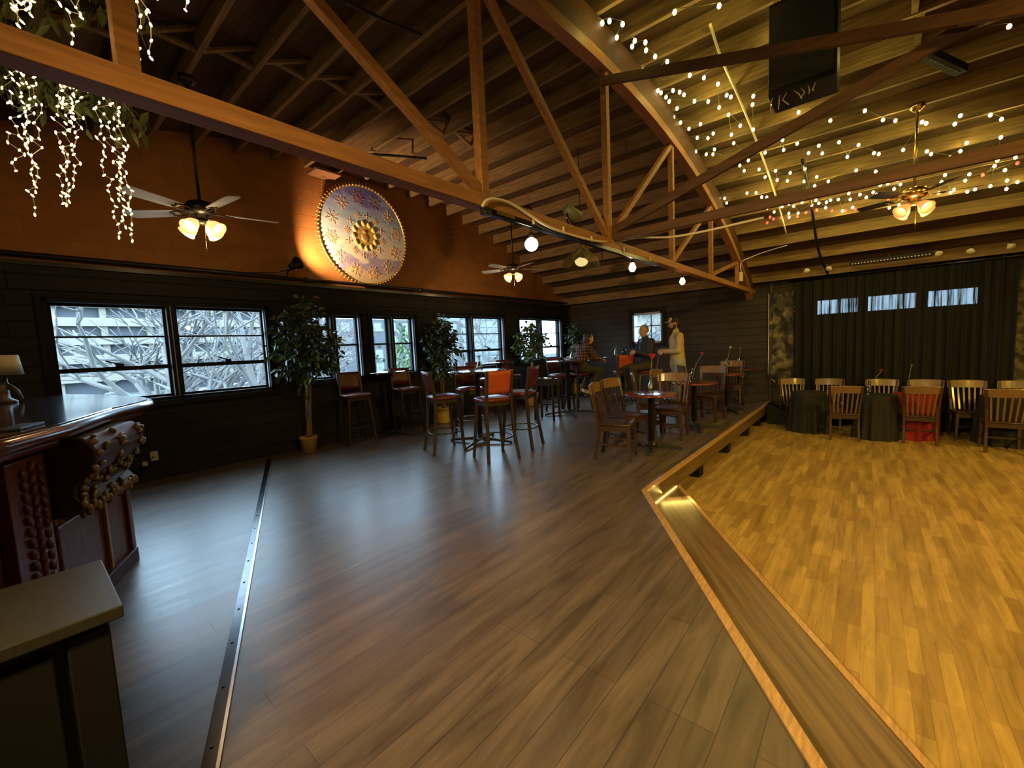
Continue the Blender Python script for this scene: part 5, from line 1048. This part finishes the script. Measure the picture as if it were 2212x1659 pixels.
t = thing('office_block', 'grey office block with rows of pale square windows', 'building', (-62, 44, GZ)); part(t, MB().span((-76, 32, GZ), (-62, 58, 7.0)), 'walls', 'tower')
for r_ in range(4):
    for c_ in range(9): part(t, MB().span((-62.0, 33 + 2.8 * c_, -1.6 + 2.2 * r_), (-61.85, 34.4 + 2.8 * c_, -.2 + 2.2 * r_)), 'window', 'tower_win' if (r_ + c_) % 4 else 'garage_dark')
t = thing('glass_tower', 'pale tower of stacked bands beyond the second wide window', 'building', (-70, 74, GZ)); part(t, MB().span((-80, 66, GZ), (-70, 82, 10)), 'walls', 'tower_win')
for k in range(6): part(t, MB().span((-70.2, 66, -.4 + 1.7 * k), (-69.8, 82, .4 + 1.7 * k)), 'band', 'outer_glass')
t = thing('neighbour_house', 'pale house with dark windows outside the small square back window', 'building', (-12, 34, GZ)); part(t, MB().span((-22, 34, GZ), (-5, 40, 3.6)), 'walls', 'garage'); part(t, MB().span((-22.3, 33.6, 3.6), (-4.7, 40.3, 4.0)), 'roof', 'tower')
for k in range(5): part(t, MB().span((-20.5 + 3 * k, 33.9, -.3), (-19.0 + 3 * k, 34.02, 2.0)), 'window', 'garage_dark')
t = thing('low_shop', 'low long building with a dull red band across the lot', 'building', (-52, 84, GZ)); part(t, MB().span((-60, 62, GZ), (-50, 110, -.3)), 'walls', 'tower_win'); part(t, MB().span((-50.1, 62, -2.2), (-49.8, 110, -1.0)), 'red_band', 'red_band')
m = MB(); vs = []
for i in range(40): y = 40 + 200 * i / 39; z = 7 + 3 * math.sin(i * .5) + 2 * math.sin(i * 1.3); vs += [(-200, y, GZ), (-200, y, z), (-215, y, GZ), (-215, y, z * .9)]
m.add(vs, [f for i in range(39) for f in ((4 * i, 4 * i + 4, 4 * i + 5, 4 * i + 1), (4 * i + 1, 4 * i + 5, 4 * i + 7, 4 * i + 3))]); struct('ground', m, 'hill', label='blue grey hills at the horizon')
def grow(m, p, d, L_, r, depth, q):
    pts = [p]; 
    for k in range(4): d = (d + Vector((q.gauss(0, .14), q.gauss(0, .14), q.gauss(.02, .08)))).normalized(); pts.append(pts[-1] + d * L_ / 4)
    m.tube(pts, [r * (1 - .1 * k) for k in range(5)], 6 if r > .03 else 4, cap=False)
    if depth == 0: return
    for k in range(3 if depth > 1 else 4):
        b = pts[q.choice((2, 3, 4, 4))]; dd = (d + Vector((q.gauss(0, .62), q.gauss(0, .62), q.gauss(.12, .35)))).normalized(); grow(m, b, dd, L_ * q.uniform(.62, .85), r * q.uniform(.5, .68), depth - 1, q)
for i, (x, y, r, sd, lab) in enumerate(((-13.5, 2.1, .17, 3, 'bare grey tree with a thick trunk outside the left pane of the wide window'), (-11.5, 3.5, .12, 8, 'bare branching tree outside the right pane of the wide window'), (-16, 3.4, .14, 5, 'bare tree farther back between the two panes of the wide window'), (-18, 8.3, .12, 9, 'bare thin tree outside the window behind the first potted tree'), (-17, 17.5, .13, 12, 'bare twisted tree outside the second wide window'), (-8.6, 19.5, .12, 15, 'bare tree outside the small square back window'))):
    q = random.Random(sd); m = MB(); p = Vector((0, 0, 0)); d = Vector((q.gauss(0, .06), q.gauss(0, .06), 1)).normalized(); top_ = p + d * 2.6; m.tube([p, p + d * 1.3, top_], [r * 1.15, r, r * .9], 8, cap=False)
    for k in range(5): grow(m, top_ + d * (.25 * k - .5), (d * .8 + Vector((math.cos(k * 1.7 + i) * .75, math.sin(k * 1.7 + i) * .75, .15))).normalized(), 1.9, r * (.62 - .05 * k), 3, q)
    grow(m, top_, d, 2.2, r * .85, 3, q); o = m.build('bare_tree', 'tree_bark'); o.location = (x, y, GZ); tag(o, lab, 'tree', 'bare trees in the lot')
q = random.Random(31); lf = MB(); bm_ = MB(); bm_.tube([(0, 0, 0), (.1, 0, 2.5), (0, .1, 4.6)], [.12, .1, .05], 7)
for k in range(900): v = Vector((q.gauss(0, .75), q.gauss(0, .75), q.gauss(3.9, 1.0))); leaf(lf, v, Vector((q.gauss(0, 1), q.gauss(0, 1), -.6)), q.uniform(.22, .36), .08, q)
t = thing('leafy_tree', 'green leafy tree outside the window above the small wall table', 'tree', (-19, 14.3, GZ)); bm_.build('trunk', 'tree_bark', t); tag(lf.build('foliage', 'bush', t), kind='stuff')
def car(x, y, rz, col, lab):
    nm = 'car_' + lab.split()[0]; mat(nm, col, .25, coat=.6); t = thing('car', lab, 'car', (x, y, GZ), rz, 'cars parked in the lot')
    MB().prism([(-2.2, .35), (2.2, .35), (2.2, .75), (1.9, .92), (.9, .98), (.35, 1.42), (-1.3, 1.44), (-1.9, .98), (-2.2, .92)], -.85, .85).build('body', nm, t).rotation_euler = (PI / 2, 0, 0)
    MB().prism([(.80, .98), (.33, 1.36), (-1.25, 1.38), (-1.72, .98)], -.87, .87).build('windows', 'garage_dark', t).rotation_euler = (PI / 2, 0, 0)
    for sx in (-1.35, 1.35):
        for sy in (-.8, .8): MB().lathe([(0, -.1), (.33, -.1), (.33, .1), (0, .1)], (sx, sy, .33), 16, M=Matrix.Rotation(PI / 2, 3, 'X')).build('wheel', 'black_paint', t)
car(-62, 4.5, 1.4, (.62, .65, .68), 'white parked car seen low in the wide window above the bar end'); car(-68, 8.0, 1.4, (.10, .14, .25), 'blue parked car seen low in the wide window'); car(-60, 15.5, 1.4, (.35, .36, .38), 'grey parked car seen in the right pane of the wide window'); car(-66, 20.5, 1.4, (.55, .57, .6), 'silver parked car seen at the right edge of the wide window'); car(-45, 30.5, 1.2, (.5, .52, .55), 'pale parked car seen through the window behind the first potted tree'); car(-60, 42, 1.2, (.12, .13, .15), 'black parked car seen through the window above the small wall table')
